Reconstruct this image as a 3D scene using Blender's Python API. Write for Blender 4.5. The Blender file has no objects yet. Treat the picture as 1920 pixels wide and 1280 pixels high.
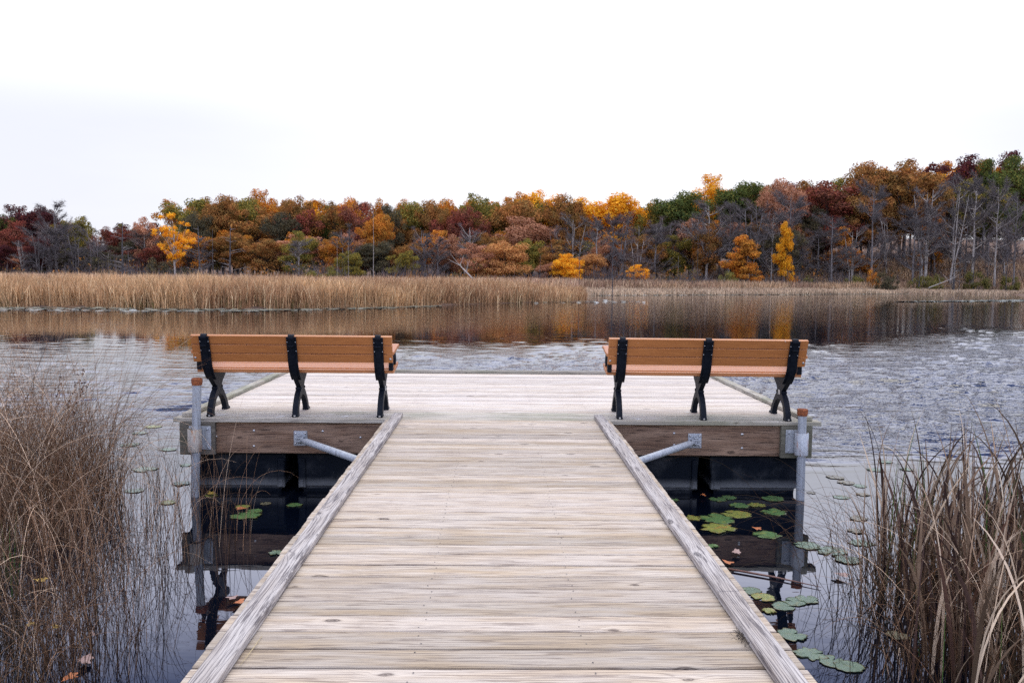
import bpy, math, random
import numpy as np
from mathutils import Vector, Matrix

scene = bpy.context.scene
COL = scene.collection
PI = math.pi
DECK = 0.72            # deck surface above the water, m

# ------------------------------------------------------------------ camera
F_PX, PITCH, YAW, ROLL = 1583.734, 0.0756558, 0.0185148, -0.0098803
CAM = np.array([-0.02362, 0.0, DECK + 1.33])
_F = np.array([math.sin(YAW)*math.cos(PITCH), math.cos(YAW)*math.cos(PITCH), -math.sin(PITCH)])
_R0 = np.array([math.cos(YAW), -math.sin(YAW), 0.0]); _U0 = np.cross(_R0, _F)
_R = _R0*math.cos(ROLL) - _U0*math.sin(ROLL); _U = _U0*math.cos(ROLL) + _R0*math.sin(ROLL)
cam = bpy.data.cameras.new('camera'); cam.sensor_width = 36.0; cam.lens = F_PX/1920*36
cam.clip_start = 0.05; cam.clip_end = 3000
cam_o = bpy.data.objects.new('camera', cam); COL.objects.link(cam_o)
cam_o.matrix_world = Matrix(((_R[0], _U[0], -_F[0], CAM[0]), (_R[1], _U[1], -_F[1], CAM[1]), (_R[2], _U[2], -_F[2], CAM[2]), (0, 0, 0, 1)))
scene.camera = cam_o

def survey(x, y, axis, v):
    """world point seen at photo point (x, y) on the plane axis = v"""
    d = _F*F_PX + _R*(x-960) - _U*(y-640); i = 'XYZ'.index(axis)
    return CAM + d*((v-CAM[i])/d[i])

# ------------------------------------------------------------------ node helpers
class NT:
    def __init__(s, name):
        s.m = bpy.data.materials.new(name); s.m.use_nodes = True
        s.t = s.m.node_tree; s.t.nodes.clear()
        s.out = s.t.nodes.new('ShaderNodeOutputMaterial')
    def n(s, typ, ins=None, out=0, **props):
        nd = s.t.nodes.new('ShaderNode'+typ)
        for k, v in props.items(): setattr(nd, k, v)
        for k, v in (ins or {}).items():
            sk = nd.inputs[k]
            if isinstance(v, bpy.types.NodeSocket): s.t.links.new(v, sk)
            else: sk.default_value = v
        return nd.outputs[out]
    def math(s, op, a, b=0.0, c=0.0, clamp=False): return s.n('Math', {0: a, 1: b, 2: c}, operation=op, use_clamp=clamp)
    def vmath(s, op, a, b=(0, 0, 0)): return s.n('VectorMath', {0: a, 1: b}, operation=op)
    def mix(s, f, a, b, mode='MIX'):
        nd = s.t.nodes.new('ShaderNodeMix'); nd.data_type = 'RGBA'; nd.blend_type = mode; nd.clamp_factor = True
        for k, v in ((0, f), (6, a), (7, b)):
            if isinstance(v, bpy.types.NodeSocket): s.t.links.new(v, nd.inputs[k])
            else: nd.inputs[k].default_value = v
        return nd.outputs[2]
    def mapr(s, v, a, b, c=0.0, d=1.0, smooth=True):
        return s.n('MapRange', {0: v, 1: a, 2: b, 3: c, 4: d}, interpolation_type='SMOOTHSTEP' if smooth else 'LINEAR')
    def noise(s, vec, scale, detail=3.0, rough=0.5, out=0, dist=0.0):
        return s.n('TexNoise', {'Vector': vec, 'Scale': scale, 'Detail': detail, 'Roughness': rough, 'Distortion': dist}, out=out)
    def scalev(s, vec, sc): return s.n('VectorMath', {0: vec, 1: sc}, operation='MULTIPLY')
    def bsdf(s, **k):
        nd = s.t.nodes.new('ShaderNodeBsdfPrincipled')
        for a, v in k.items():
            sk = nd.inputs[a.replace('_', ' ')]
            if isinstance(v, bpy.types.NodeSocket): s.t.links.new(v, sk)
            else: sk.default_value = v
        s.t.links.new(nd.outputs[0], s.out.inputs[0]); return nd
    def bump(s, h, strength=0.5, dist=0.01): return s.n('Bump', {'Height': h, 'Strength': strength, 'Distance': dist})
def rgb(*c): return (c[0], c[1], c[2], 1.0)

def wood(name, light, mid, dark, along='X', green=0.0, grey=0.5, contrast=1.0, knots=0.5, wet=0.0, rough=0.75):
    w = NT(name)
    obj = w.n('TexCoord', out=3)
    rnd = w.n('NewGeometry', out=8)
    off = w.n('CombineXYZ', {0: w.math('MULTIPLY', rnd, 37.0), 1: w.math('MULTIPLY', rnd, 91.0), 2: w.math('MULTIPLY', rnd, 13.0)})
    sep = w.t.nodes.new('ShaderNodeSeparateXYZ'); w.t.links.new(w.vmath('ADD', obj, off), sep.inputs[0])
    X, Y, Z = sep.outputs
    if along == 'X': u, v, t = X, Y, Z
    elif along == 'Y': u, v, t = Y, X, Z
    else: u, v, t = X, Z, Y
    v = w.math('ADD', v, w.math('MULTIPLY', t, 0.9))
    kc = w.n('CombineXYZ', {0: w.math('MULTIPLY', u, 1.9), 1: w.math('MULTIPLY', v, 4.6), 2: 0.0})
    vor = w.t.nodes.new('ShaderNodeTexVoronoi'); vor.voronoi_dimensions = '2D'; vor.inputs['Scale'].default_value = 1.0
    w.t.links.new(kc, vor.inputs['Vector'])
    d = vor.outputs['Distance']; cr = w.n('SeparateColor', {0: vor.outputs['Color']})
    has = w.math('LESS_THAN', cr, knots)
    # warped grain
    low = w.noise(w.n('CombineXYZ', {0: w.math('MULTIPLY', u, 0.7), 1: w.math('MULTIPLY', v, 7.0), 2: t}), 1.0, 2.0)
    swirl = w.math('MULTIPLY', w.math('MULTIPLY', w.math('POWER', 2.718, w.math('MULTIPLY', d, -7.0)), has), 3.2)
    ph = w.math('ADD', w.math('ADD', w.math('MULTIPLY', v, 78.0), w.math('MULTIPLY', low, 9.0)), swirl)
    rings = w.math('ABSOLUTE', w.math('SINE', w.math('MULTIPLY', ph, PI)))
    rings = w.math('POWER', w.math('SUBTRACT', 1.0, rings), 3.2)
    fib = w.noise(w.n('CombineXYZ', {0: w.math('MULTIPLY', u, 4.0), 1: w.math('MULTIPLY', v, 240.0), 2: w.math('MULTIPLY', t, 60.0)}), 1.0, 3.0, 0.6)
    patch = w.noise(w.n('CombineXYZ', {0: w.math('MULTIPLY', u, 2.2), 1: w.math('MULTIPLY', v, 14.0), 2: t}), 1.0, 3.0, 0.55)
    streak = w.noise(w.n('CombineXYZ', {0: w.math('MULTIPLY', u, 4.0), 1: w.math('MULTIPLY', v, 75.0), 2: t}), 1.0, 5.0, 0.65)
    c = w.mix(w.mapr(patch, 0.35, 0.68), rgb(*light), rgb(*mid))
    g = (light[0]*0.90, light[1]*0.91, light[2]*0.97)
    c = w.mix(w.math('MULTIPLY', w.mapr(w.math('FRACT', w.math('MULTIPLY', rnd, 7.31)), 0.2, 0.9), grey), c, rgb(*g))
    c = w.mix(w.math('MULTIPLY', w.math('MULTIPLY', rings, w.mapr(patch, 0.25, 0.6, 0.35, 1.0)), 0.80*contrast), c, rgb(*dark))
    c = w.mix(w.math('MULTIPLY', w.mapr(streak, 0.55, 0.62), 0.60*contrast), c, rgb(*dark))
    c = w.mix(w.math('MULTIPLY', w.mapr(fib, 0.48, 0.64), 0.5*contrast), c, rgb(dark[0]*0.8, dark[1]*0.8, dark[2]*0.85))
    ks = w.n('SeparateColor', {0: vor.outputs['Color']}, out=1); kd = w.math('ADD', d, w.math('MULTIPLY', w.math('SUBTRACT', w.noise(w.n('CombineXYZ', {0: w.math('MULTIPLY', u, 25.0), 1: w.math('MULTIPLY', v, 90.0), 2: 0.0}), 1.0, 3.0), 0.5), 0.07)); kd = w.math('DIVIDE', kd, w.math('ADD', 0.35, ks))
    core = w.math('MULTIPLY', w.mapr(kd, 0.04, 0.10, 1.0, 0.0), has)
    c = w.mix(w.math('MULTIPLY', core, w.mapr(w.math('SINE', w.math('MULTIPLY', kd, 140.0)), -1.0, 1.0, 0.45, 0.95)), c, rgb(dark[0]*0.5, dark[1]*0.5, dark[2]*0.55))
    halo = w.math('MULTIPLY', w.math('MULTIPLY', w.mapr(d, 0.09, 0.26, 1.0, 0.0), w.mapr(d, 0.05, 0.10)), has)
    c = w.mix(w.math('MULTIPLY', halo, 0.35), c, rgb(min(light[0]*1.12, .8), min(light[1]*1.12, .8), min(light[2]*1.12, .8)))
    val = w.math('ADD', 0.80, w.math('MULTIPLY', w.math('FRACT', w.math('MULTIPLY', rnd, 3.77)), 0.36))
    c = w.mix(1.0, c, w.n('CombineColor', {0: val, 1: val, 2: val}), 'MULTIPLY')
    if green:
        gm = w.math('MULTIPLY', w.mapr(w.noise(obj, 1.7, 4.0), 0.42, 0.66), green)
        c = w.mix(gm, c, rgb(0.13, 0.15, 0.085))
    hgt = w.math('ADD', w.math('MULTIPLY', rings, -0.5), w.math('MULTIPLY', fib, -0.7))
    w.bsdf(Base_Color=c, Roughness=rough, Normal=w.bump(hgt, 0.35*contrast, 0.0018), Specular_IOR_Level=0.25)
    return w.m

def simple(name, col, rough=0.6, metal=0.0, var=0.25, scale=20.0, col2=None, bump=0.0, spec=0.5, bscale=None):
    w = NT(name); obj = w.n('TexCoord', out=3)
    nz = w.noise(obj, scale, 4.0, 0.6)
    c2 = col2 or (col[0]*(1-var), col[1]*(1-var), col[2]*(1-var))
    c = w.mix(w.mapr(nz, 0.35, 0.68), rgb(*col), rgb(*c2))
    k = dict(Base_Color=c, Roughness=rough, Metallic=metal, Specular_IOR_Level=spec)
    if bump: k['Normal'] = w.bump(w.noise(obj, bscale or scale*4, 3.0), 0.5, bump)
    w.bsdf(**k); return w.m

# ------------------------------------------------------------------ mesh helpers
def link(o, parent=None):
    COL.objects.link(o)
    if parent is not None: o.parent = parent
    return o
def tag(o, label=None, cat=None, group=None, kind=None):
    if label: o['label'] = label
    if cat: o['category'] = cat
    if group: o['group'] = group
    if kind: o['kind'] = kind
    return o
def empty(name, loc=(0, 0, 0), rz=0.0):
    o = bpy.data.objects.new(name, None); o.location = loc; o.rotation_euler = (0, 0, rz); o.empty_display_size = 0.2
    return link(o)
def quads(name, P, mat, parent=None, smooth=False, loc=None, tri=False):
    """P: (n,4,3) array of quads (or (n,3,3) triangles) made into one mesh object"""
    k = P.shape[1]; n = P.shape[0]
    me = bpy.data.meshes.new(name)
    me.vertices.add(n*k); me.vertices.foreach_set('co', P.reshape(-1).astype(np.float32))
    me.loops.add(n*k); me.loops.foreach_set('vertex_index', np.arange(n*k, dtype=np.int32))
    me.polygons.add(n); me.polygons.foreach_set('loop_start', np.arange(0, n*k, k, dtype=np.int32))
    me.update(calc_edges=True); me.materials.append(mat)
    o = bpy.data.objects.new(name, me)
    if loc is not None: o.location = loc
    return link(o, parent)
def indexed(name, V, Fc, mat, parent=None, smooth=True, loc=None, mats=None):
    """V (n,3), Fc (m,4) int"""
    me = bpy.data.meshes.new(name); k = Fc.shape[1]
    me.vertices.add(len(V)); me.vertices.foreach_set('co', V.reshape(-1).astype(np.float32))
    me.loops.add(Fc.size); me.loops.foreach_set('vertex_index', Fc.reshape(-1).astype(np.int32))
    me.polygons.add(len(Fc)); me.polygons.foreach_set('loop_start', np.arange(0, Fc.size, k, dtype=np.int32))
    if smooth: me.polygons.foreach_set('use_smooth', np.ones(len(Fc), dtype=bool))
    me.update(calc_edges=True); me.materials.append(mat)
    o = bpy.data.objects.new(name, me)
    if loc is not None: o.location = loc
    return link(o, parent)

class MB:
    def __init__(s): s.v = []; s.f = []; s.sm = []
    def add(s, vs, fs, smooth=False):
        b = len(s.v); s.v += [tuple(p) for p in vs]; s.f += [tuple(i+b for i in f) for f in fs]; s.sm += [smooth]*len(fs); return s
    def box(s, x0, x1, y0, y1, z0, z1, c=0.0, jit=None):
        """box with chamfered edges c"""
        if c <= 0:
            vs = [(x, y, z) for z in (z0, z1) for y in (y0, y1) for x in (x0, x1)]
            return s.add(vs, [(0, 2, 3, 1), (4, 5, 7, 6), (0, 1, 5, 4), (2, 6, 7, 3), (0, 4, 6, 2), (1, 3, 7, 5)])
        vs = []; idx = {}
        for sx in (0, 1):
            for sy in (0, 1):
                for sz in (0, 1):
                    X, Y, Z = (x0, x1)[sx], (y0, y1)[sy], (z0, z1)[sz]
                    dx, dy, dz = (c, -c)[sx], (c, -c)[sy], (c, -c)[sz]
                    idx[sx, sy, sz, 'x'] = len(vs); vs.append((X, Y+dy, Z+dz))
                    idx[sx, sy, sz, 'y'] = len(vs); vs.append((X+dx, Y, Z+dz))
                    idx[sx, sy, sz, 'z'] = len(vs); vs.append((X+dx, Y+dy, Z))
        F = []
        for a in (0, 1):
            F.append([idx[a, p, q, 'x'] for p, q in ((0, 0), (1, 0), (1, 1), (0, 1))][::1 if a else -1])
            F.append([idx[p, a, q, 'y'] for p, q in ((0, 0), (1, 0), (1, 1), (0, 1))][::-1 if a else 1])
            F.append([idx[p, q, a, 'z'] for p, q in ((0, 0), (1, 0), (1, 1), (0, 1))][::1 if a else -1])
        for a in (0, 1):
            for b in (0, 1):
                F.append([idx[a, b, 0, 'x'], idx[a, b, 1, 'x'], idx[a, b, 1, 'y'], idx[a, b, 0, 'y']])
                F.append([idx[a, 0, b, 'x'], idx[a, 1, b, 'x'], idx[a, 1, b, 'z'], idx[a, 0, b, 'z']])
                F.append([idx[0, a, b, 'y'], idx[1, a, b, 'y'], idx[1, a, b, 'z'], idx[0, a, b, 'z']])
                for q in (0, 1): pass
        for a in (0, 1):
            for b in (0, 1):
                for q in (0, 1): F.append([idx[a, b, q, 'x'], idx[a, b, q, 'y'], idx[a, b, q, 'z']])
        return s.add(vs, F)
    def tube(s, pts, rads, n=8, cap=True, smooth=True):
        pts = [Vector(p) for p in pts]
        if isinstance(rads, (int, float)): rads = [rads]*len(pts)
        rings = []; ref = None
        for i, p in enumerate(pts):
            t = (pts[min(i+1, len(pts)-1)]-pts[max(i-1, 0)])
            if t.length < 1e-9: t = Vector((0, 0, 1))
            t.normalize()
            if ref is None: ref = Vector((1, 0, 0)) if abs(t.x) < 0.9 else Vector((0, 1, 0))
            a = ref - t*ref.dot(t); a.normalize(); b = t.cross(a); ref = a
            rings.append([p + (a*math.cos(2*PI*k/n) + b*math.sin(2*PI*k/n))*rads[i] for k in range(n)])
        vs = [q for r in rings for q in r]
        fs = [(i*n+k, i*n+(k+1) % n, (i+1)*n+(k+1) % n, (i+1)*n+k) for i in range(len(pts)-1) for k in range(n)]
        s.add(vs, fs, smooth)
        if cap:
            b = len(s.v)-len(vs)
            s.f.append(tuple(b+k for k in range(n))[::-1]); s.f.append(tuple(b+(len(pts)-1)*n+k for k in range(n))); s.sm += [False, False]
        return s
    def prism(s, poly, x0, x1, axis='X'):
        """polygon (a,b) extruded along an axis; 'X': (a,b)=(y,z); 'Y': (x,z); 'Z': (x,y)"""
        n = len(poly)
        def P(a, b, t): return {'X': (t, a, b), 'Y': (a, t, b), 'Z': (a, b, t)}[axis]
        vs = [P(a, b, x0) for a, b in poly] + [P(a, b, x1) for a, b in poly]
        fs = [tuple(range(n))[::-1], tuple(range(n, 2*n))] + [(i, (i+1) % n, n+(i+1) % n, n+i) for i in range(n)]
        return s.add(vs, fs)
    def dome(s, c, r, h, n=10, up=(0, 0, 1)):
        up = Vector(up); a = Vector((1, 0, 0)) if abs(up.x) < .9 else Vector((0, 1, 0)); a = (a-up*a.dot(up)).normalized(); b = up.cross(a)
        vs = []; c = Vector(c)
        for i in range(4):
            f = i/4*PI/2
            vs += [c + (a*math.cos(2*PI*k/n)+b*math.sin(2*PI*k/n))*r*math.cos(f) + up*h*math.sin(f) for k in range(n)]
        vs.append(c+up*h)
        fs = [(i*n+k, i*n+(k+1) % n, (i+1)*n+(k+1) % n, (i+1)*n+k) for i in range(3) for k in range(n)] + [(3*n+k, 3*n+(k+1) % n, 4*n) for k in range(n)]
        return s.add(vs, fs, True)
    def build(s, name, mat, parent=None, bevel=0.0, loc=None, norm=True):
        me = bpy.data.meshes.new(name); me.from_pydata(s.v, [], s.f)
        me.polygons.foreach_set('use_smooth', s.sm); me.materials.append(mat); me.update()
        o = bpy.data.objects.new(name, me)
        if loc is not None: o.location = loc
        link(o, parent)
        if norm:
            import bmesh
            bm = bmesh.new(); bm.from_mesh(me); bmesh.ops.recalc_face_normals(bm, faces=bm.faces); bm.to_mesh(me); bm.free()
        if bevel:
            md = o.modifiers.new('bevel', 'BEVEL'); md.width = bevel; md.segments = 2; md.limit_method = 'ANGLE'; md.angle_limit = math.radians(40)
        return o
def copy_tree(o, parent=None):
    c = o.copy(); COL.objects.link(c); c.parent = parent
    for ch in list(o.children): copy_tree(ch, c)
    return c

# ------------------------------------------------------------------ materials
M = {}
M['deck'] = wood('weathered deck boards', (0.52, 0.455, 0.38), (0.47, 0.37, 0.255), (0.13, 0.092, 0.075), 'X', grey=0.45, knots=0.24)
M['deck_far'] = wood('weathered platform boards', (0.64, 0.585, 0.52), (0.57, 0.49, 0.395), (0.23, 0.17, 0.15), 'X', grey=0.4, knots=0.15, contrast=0.85)
M['deck_edge'] = wood('green tinged platform boards', (0.56, 0.52, 0.45), (0.42, 0.38, 0.30), (0.17, 0.14, 0.12), 'X', green=0.42, knots=0.2, contrast=0.9)
M['curb'] = wood('weathered curb timber', (0.56, 0.52, 0.49), (0.44, 0.39, 0.35), (0.11, 0.095, 0.10), 'Y', grey=0.5, knots=0.45, contrast=1.35)
M['curb_green'] = wood('mossy curb timber', (0.56, 0.52, 0.45), (0.42, 0.38, 0.30), (0.12, 0.11, 0.09), 'Y', green=0.5, knots=0.5)
M['curb_far'] = wood('far curb timber', (0.46, 0.43, 0.38), (0.36, 0.33, 0.28), (0.12, 0.11, 0.09), 'X', green=0.35, knots=0.5)
M['beam'] = wood('brown treated beam', (0.37, 0.245, 0.17), (0.26, 0.155, 0.10), (0.05, 0.03, 0.022), 'XZ', grey=0.35, contrast=1.3, knots=0.35)
M['block'] = wood('grey corner block timber', (0.22, 0.20, 0.17), (0.15, 0.135, 0.11), (0.06, 0.05, 0.045), 'XZ', green=0.35, knots=0.1)
M['screw'] = simple('screw heads', (0.05, 0.045, 0.05), 0.6)
def float_mat():
    w = NT('black plastic float'); obj = w.n('TexCoord', out=3); sep = w.t.nodes.new('ShaderNodeSeparateXYZ'); w.t.links.new(obj, sep.inputs[0])
    z = w.math('ADD', sep.outputs[2], w.math('MULTIPLY', w.noise(obj, 6.0, 4.0), 0.03))
    line = w.math('MULTIPLY', w.mapr(z, 0.035, 0.075), w.mapr(z, 0.085, 0.17, 1.0, 0.0))
    sp = w.math('GREATER_THAN', w.noise(obj, 60.0, 3.0, 0.7), 0.73)
    dust = w.math('MULTIPLY', w.mapr(w.noise(obj, 5.0, 5.0, 0.65), 0.45, 0.75), 0.15)
    f = w.math('ADD', w.math('ADD', w.math('MULTIPLY', line, 0.6), dust), w.math('MULTIPLY', sp, 0.45), clamp=True)
    c = w.mix(f, rgb(0.003, 0.006, 0.012), rgb(0.20, 0.21, 0.22))
    w.bsdf(Base_Color=c, Roughness=0.5, Specular_IOR_Level=0.14, Normal=w.bump(w.noise(obj, 9.0, 3.0), 0.4, 0.006))
    return w.m
M['float'] = float_mat()
def galv(name, rust=0.0, base=(0.42, 0.45, 0.49), wet=0.0):
    w = NT(name); obj = w.n('TexCoord', out=3)
    n1 = w.noise(obj, 80.0, 4.0, 0.7); st = w.noise(w.scalev(obj, (38.0, 38.0, 2.5)), 1.0, 4.0, 0.6)
    c = w.mix(w.mapr(n1, 0.4, 0.62), rgb(*base), rgb(base[0]*0.78, base[1]*0.79, base[2]*0.81))
    c = w.mix(w.math('MULTIPLY', w.mapr(st, 0.45, 0.7), 0.55), c, rgb(0.17, 0.18, 0.19))
    met = 0.15
    if rust:
        rn = w.mapr(w.noise(w.scalev(obj, (16.0, 16.0, 4.0)), 1.0, 5.0, 0.65), 0.62-0.13*rust, 0.78-0.13*rust)
        c = w.mix(rn, c, w.mix(w.mapr(w.noise(obj, 30.0, 3.0), .4, .6), rgb(0.34, 0.11, 0.025), rgb(0.20, 0.11, 0.06)))
    w.bsdf(Base_Color=c, Roughness=0.5, Metallic=met, Normal=w.bump(n1, 0.3, 0.001))
    return w.m
M['galv'] = galv('galvanised steel'); M['galv_rust'] = galv('rusty galvanised sleeve', 1.0, (0.40, 0.36, 0.31)); M['galv_some'] = galv('rust stained galvanised steel', 0.8)
M['rust'] = simple('rusted pipe cap', (0.33, 0.10, 0.03), 0.85, 0.1, col2=(0.14, 0.04, 0.02), scale=40, bump=0.002)
def slat_mat():
    w = NT('orange brown recycled plastic slat'); obj = w.n('TexCoord', out=3)
    f = w.noise(w.scalev(obj, (6.0, 120.0, 120.0)), 1.0, 3.0, 0.6)
    c = w.mix(w.mapr(f, 0.3, 0.7), rgb(0.46, 0.18, 0.055), rgb(0.37, 0.135, 0.04))
    rnd = w.n('ObjectInfo', out=5)
    dirt = w.math('GREATER_THAN', w.noise(w.vmath('ADD', obj, w.n('CombineXYZ', {0: rnd, 1: rnd, 2: rnd})), 26.0, 2.0, 0.5), 0.765)
    c = w.mix(w.math('MULTIPLY', dirt, 0.5), c, rgb(0.4, 0.36, 0.33))
    w.bsdf(Base_Color=c, Roughness=0.42, Specular_IOR_Level=0.5, Normal=w.bump(f, 0.25, 0.0008))
    return w.m
M['slat'] = slat_mat()
M['iron'] = simple('black textured cast frame', (0.006, 0.008, 0.013), 0.5, 0.0, col2=(0.010, 0.013, 0.020), spec=0.10, scale=30, bump=0.0012, bscale=220)
M['bolt'] = simple('steel bolt heads', (0.55, 0.55, 0.56), 0.35, 0.8)
M['sticker'] = simple('pale sticker', (0.6, 0.6, 0.56), 0.5)

# ------------------------------------------------------------------ dock (walkway and platform)
rng = random.Random(5)
def board_run(mb, y0, y1, x0, x1, pitch, jit=0.004, ztop=DECK, end=0.004, limit=None):
    y = y0; n = max(1, round((y1-y0)/pitch)); p = (y1-y0)/n
    for i in range(n):
        gap = rng.choice((0.005, 0.006, 0.008, 0.011, 0.014)); dz = rng.uniform(-0.0035, 0.0014)
        a = y0+i*p+gap/2; b = y0+(i+1)*p-gap/2
        mb.box(x0+rng.uniform(-end, end), x1+rng.uniform(-end, end), a, b, ztop-0.038, ztop+dz, 0.004)
Y0, Y1 = 7.82, 11.72
dock = empty('dock', (0, 0, 0)); tag(dock, 'weathered timber dock with a long walkway and a wide floating platform', 'dock')
mb = MB(); board_run(mb, -2.96, 7.815, -1.0535, 1.0535, 0.1475); mb.build('walkway_decking', M['deck'], dock, norm=True)
mb = MB(); board_run(mb, Y0+0.44, Y1, -3.005, 3.01, 0.145); mb.build('platform_decking', M['deck_far'], dock)
mb = MB()
mb.box(-3.02, 3.045, Y0+0.001, Y0+0.139, DECK-0.038, DECK, 0.003)
mb.box(-3.005, 3.01, Y0+0.147, Y0+0.287, DECK-0.038, DECK-0.001, 0.003); mb.box(-3.0, 3.015, Y0+0.294, Y0+0.434, DECK-0.038, DECK, 0.003)
mb.build('edge_boards', M['deck_edge'], dock)
# curbs: walkway 2x4 laid flat in lengths; platform rim
def curb(x0, x1, y0, y1, mat, z0=DECK+0.003, h=0.038):
    m_ = MB(); m_.box(x0, x1, y0, y1, z0, z0+h, 0.005); return m_.build('curb', mat, dock)
curb(-0.995, -0.905, -2.9, 2.1, M['curb']); curb(-0.997, -0.907, 2.106, 6.03, M['curb']); curb(-0.994, -0.904, 6.036, 7.96, M['curb'])
curb(0.905, 0.995, -2.9, 3.4, M['curb']); curb(0.907, 0.997, 3.406, 7.93, M['curb'])
curb(-2.957, -2.867, Y0+0.05, Y1-0.1, M['curb_green']); curb(2.889, 2.979, Y0+0.05, Y1-0.1, M['curb_green'])
m_ = MB(); m_.box(-2.95, 0.60, Y1-0.095, Y1-0.006, DECK+0.003, DECK+0.041, 0.004); m_.build('curb', M['curb_far'], dock)
m_ = MB(); m_.box(0.606, 2.975, Y1-0.096, Y1-0.007, DECK+0.003, DECK+0.042, 0.004); m_.build('curb', M['curb_far'], dock)
# screws: two per board along the joist lines
_sm = bpy.data.meshes.new('screw'); _sm.from_pydata([(0.0036*math.cos(k*PI/3), 0.0036*math.sin(k*PI/3), 0) for k in range(6)], [], [tuple(range(6))]); _sm.materials.append(M['screw'])
SCR = []
def screw_lines(xs, y0, y1, n, z):
    p = (y1-y0)/n
    for i in range(n):
        for X in xs:
            for f in (0.24, 0.76):
                if rng.random() < 0.07: continue
                SCR.append((X+rng.uniform(-0.012, 0.012), y0+(i+f)*p+rng.uniform(-0.008, 0.008), z))
screw_lines((-0.30, 0.31), -2.96, 7.815, round(10.775/0.1475), DECK+0.0016)
screw_lines((-2.3, -1.6, -0.9, -0.26, 0.34, 0.9, 1.6, 2.3), Y0+0.44, Y1, round((Y1-Y0-0.44)/0.145), DECK+0.0016)
SCR = sorted([q for q in SCR if q[1] > 2.4], key=lambda q: q[1])
for q in SCR[:100]: link(bpy.data.objects.new('screw', _sm), dock).location = q
mb = MB()
for q in SCR[100:]: mb.add([(q[0]+0.0036*math.cos(k*PI/3), q[1]+0.0036*math.sin(k*PI/3), q[2]) for k in range(6)], [tuple(range(6))])
tag(mb.build('screws', M['screw'], dock, norm=False), kind='stuff')
# structure below
mb = MB(); mb.box(-2.64, 2.675, 7.862, 7.90, DECK-0.336, DECK-0.041, 0.004); mb.build('beam', M['beam'], dock)
mb = MB()
mb.box(-2.94, -2.90, 7.92, Y1-0.05, DECK-0.33, DECK-0.041, 0.004); mb.box(2.93, 2.97, 7.92, Y1-0.05, DECK-0.33, DECK-0.041, 0.004)
mb.box(-2.9, 2.93, Y1-0.09, Y1-0.05, DECK-0.33, DECK-0.041, 0.004)
mb.build('side_beam', M['block'], dock)
for a, b in ((-2.962, -2.635), (2.665, 2.962)):
    mb = MB(); mb.box(a, b, 7.848-0.03, 7.862-0.001, DECK-0.345, DECK-0.0405, 0.004); mb.build('corner_block', M['block'], dock)
mb = MB()
for s in (-1, 1): mb.box(s*0.98-0.019, s*0.98+0.019, -2.9, 7.80, DECK-0.27, DECK-0.040, 0.003)
for s in (-1, 1): mb.box(s*0.305-0.019, s*0.305+0.019, -2.9, 7.80, DECK-0.27, DECK-0.040, 0.003)
mb.build('stringers', M['block'], dock)
# carriage bolts in the beam
for px, py in ((476, 807), (476, 836), (605, 808), (676, 820), (405, 818), (1264, 812), (1392, 814), (1391, 840), (1264, 834), (1391, 814)):
    p = survey(px, py, 'Y', 7.862); MB().dome((p[0], 7.862, p[2]), 0.013, 0.008, 10, (0, -1, 0)).build('bolt', M['bolt'], dock)
# floats: tapered black tubs with a recessed end panel
def float_tub(x0, x1, rec):
    mb = MB(); y0, y1 = 7.93, Y1-0.12
    t = 0.06
    def ring(z, g): return [(x0+g, y0+g*0.6, z), (x1-g, y0+g*0.6, z), (x1-g, y1-g, z), (x0+g, y1-g, z)]
    zs = [(DECK-0.342, -0.012), (DECK-0.358, -0.012), (DECK-0.362, 0.0), (0.06, 0.018), (0.05, 0.045), (-0.25, 0.07)]
    vs = []; fs = []
    for z, g in zs: vs += ring(z, g)
    for i in range(len(zs)-1):
        for k in range(4): fs.append((i*4+k, i*4+(k+1) % 4, (i+1)*4+(k+1) % 4, (i+1)*4+k))
    fs.append((3, 2, 1, 0)); fs.append(tuple(range(len(vs)-4, len(vs))))
    mb.add(vs, fs)
    a, b = rec
    mb.box(a, b, y0-0.012, y0+0.05, 0.04, DECK-0.39, 0.008)
    mb.box((a+b)/2-0.02, (a+b)/2+0.02, y0-0.02, y0, 0.05, 0.12, 0.004)
    return mb.build('float', M['float'], dock, bevel=0.01)
float_tub(-2.905, -2.01, (-2.09, -2.02)); float_tub(-1.90, -1.0, (-1.89, -1.82)); float_tub(-0.9, 0.9, (-0.05, 0.05))
float_tub(1.0, 1.92, (1.85, 1.91)); float_tub(2.03, 2.90, (2.04, 2.13))
# braces from the beam to the walkway
for s in (-1, 1):
    bx = -1.85 if s < 0 else 1.858
    z = DECK-0.193
    mb = MB(); mb.box(bx-0.064, bx+0.064, 7.850, 7.861, z-0.068, z+0.072, 0.004); pl = mb.build('brace_plate', M['galv'], dock)
    for dx in (-0.045, 0.045):
        for dz in (-0.045, 0.05): MB().dome((bx+dx, 7.850, z+dz), 0.012, 0.012, 8, (0, -1, 0)).build('bolt', M['bolt'], pl)
    mb = MB()
    mb.box(bx-0.04, bx+0.04, 7.79, 7.852, z+0.012, z+0.022, 0.002); mb.box(bx-0.04, bx+0.04, 7.79, 7.852, z-0.022, z-0.012, 0.002)
    mb.tube([(bx, 7.81, z-0.04), (bx, 7.81, z+0.045)], 0.013, 10); mb.tube([(bx, 7.81, z+0.03), (bx, 7.81, z+0.045)], 0.022, 10)
    mb.build('hinge_pin', M['galv'], pl)
    a = Vector((bx-s*0.012, 7.80, z)); e = Vector((s*1.04, 6.83, z-0.012)); d = (e-a).normalized()
    mb = MB(); mb.tube([a, a+d*0.07, a+d*0.13, e], [0.012, 0.02, 0.031, 0.031], 16); mb.build('brace', M['galv'], dock)
mb = MB()
m_ = mb
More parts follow.
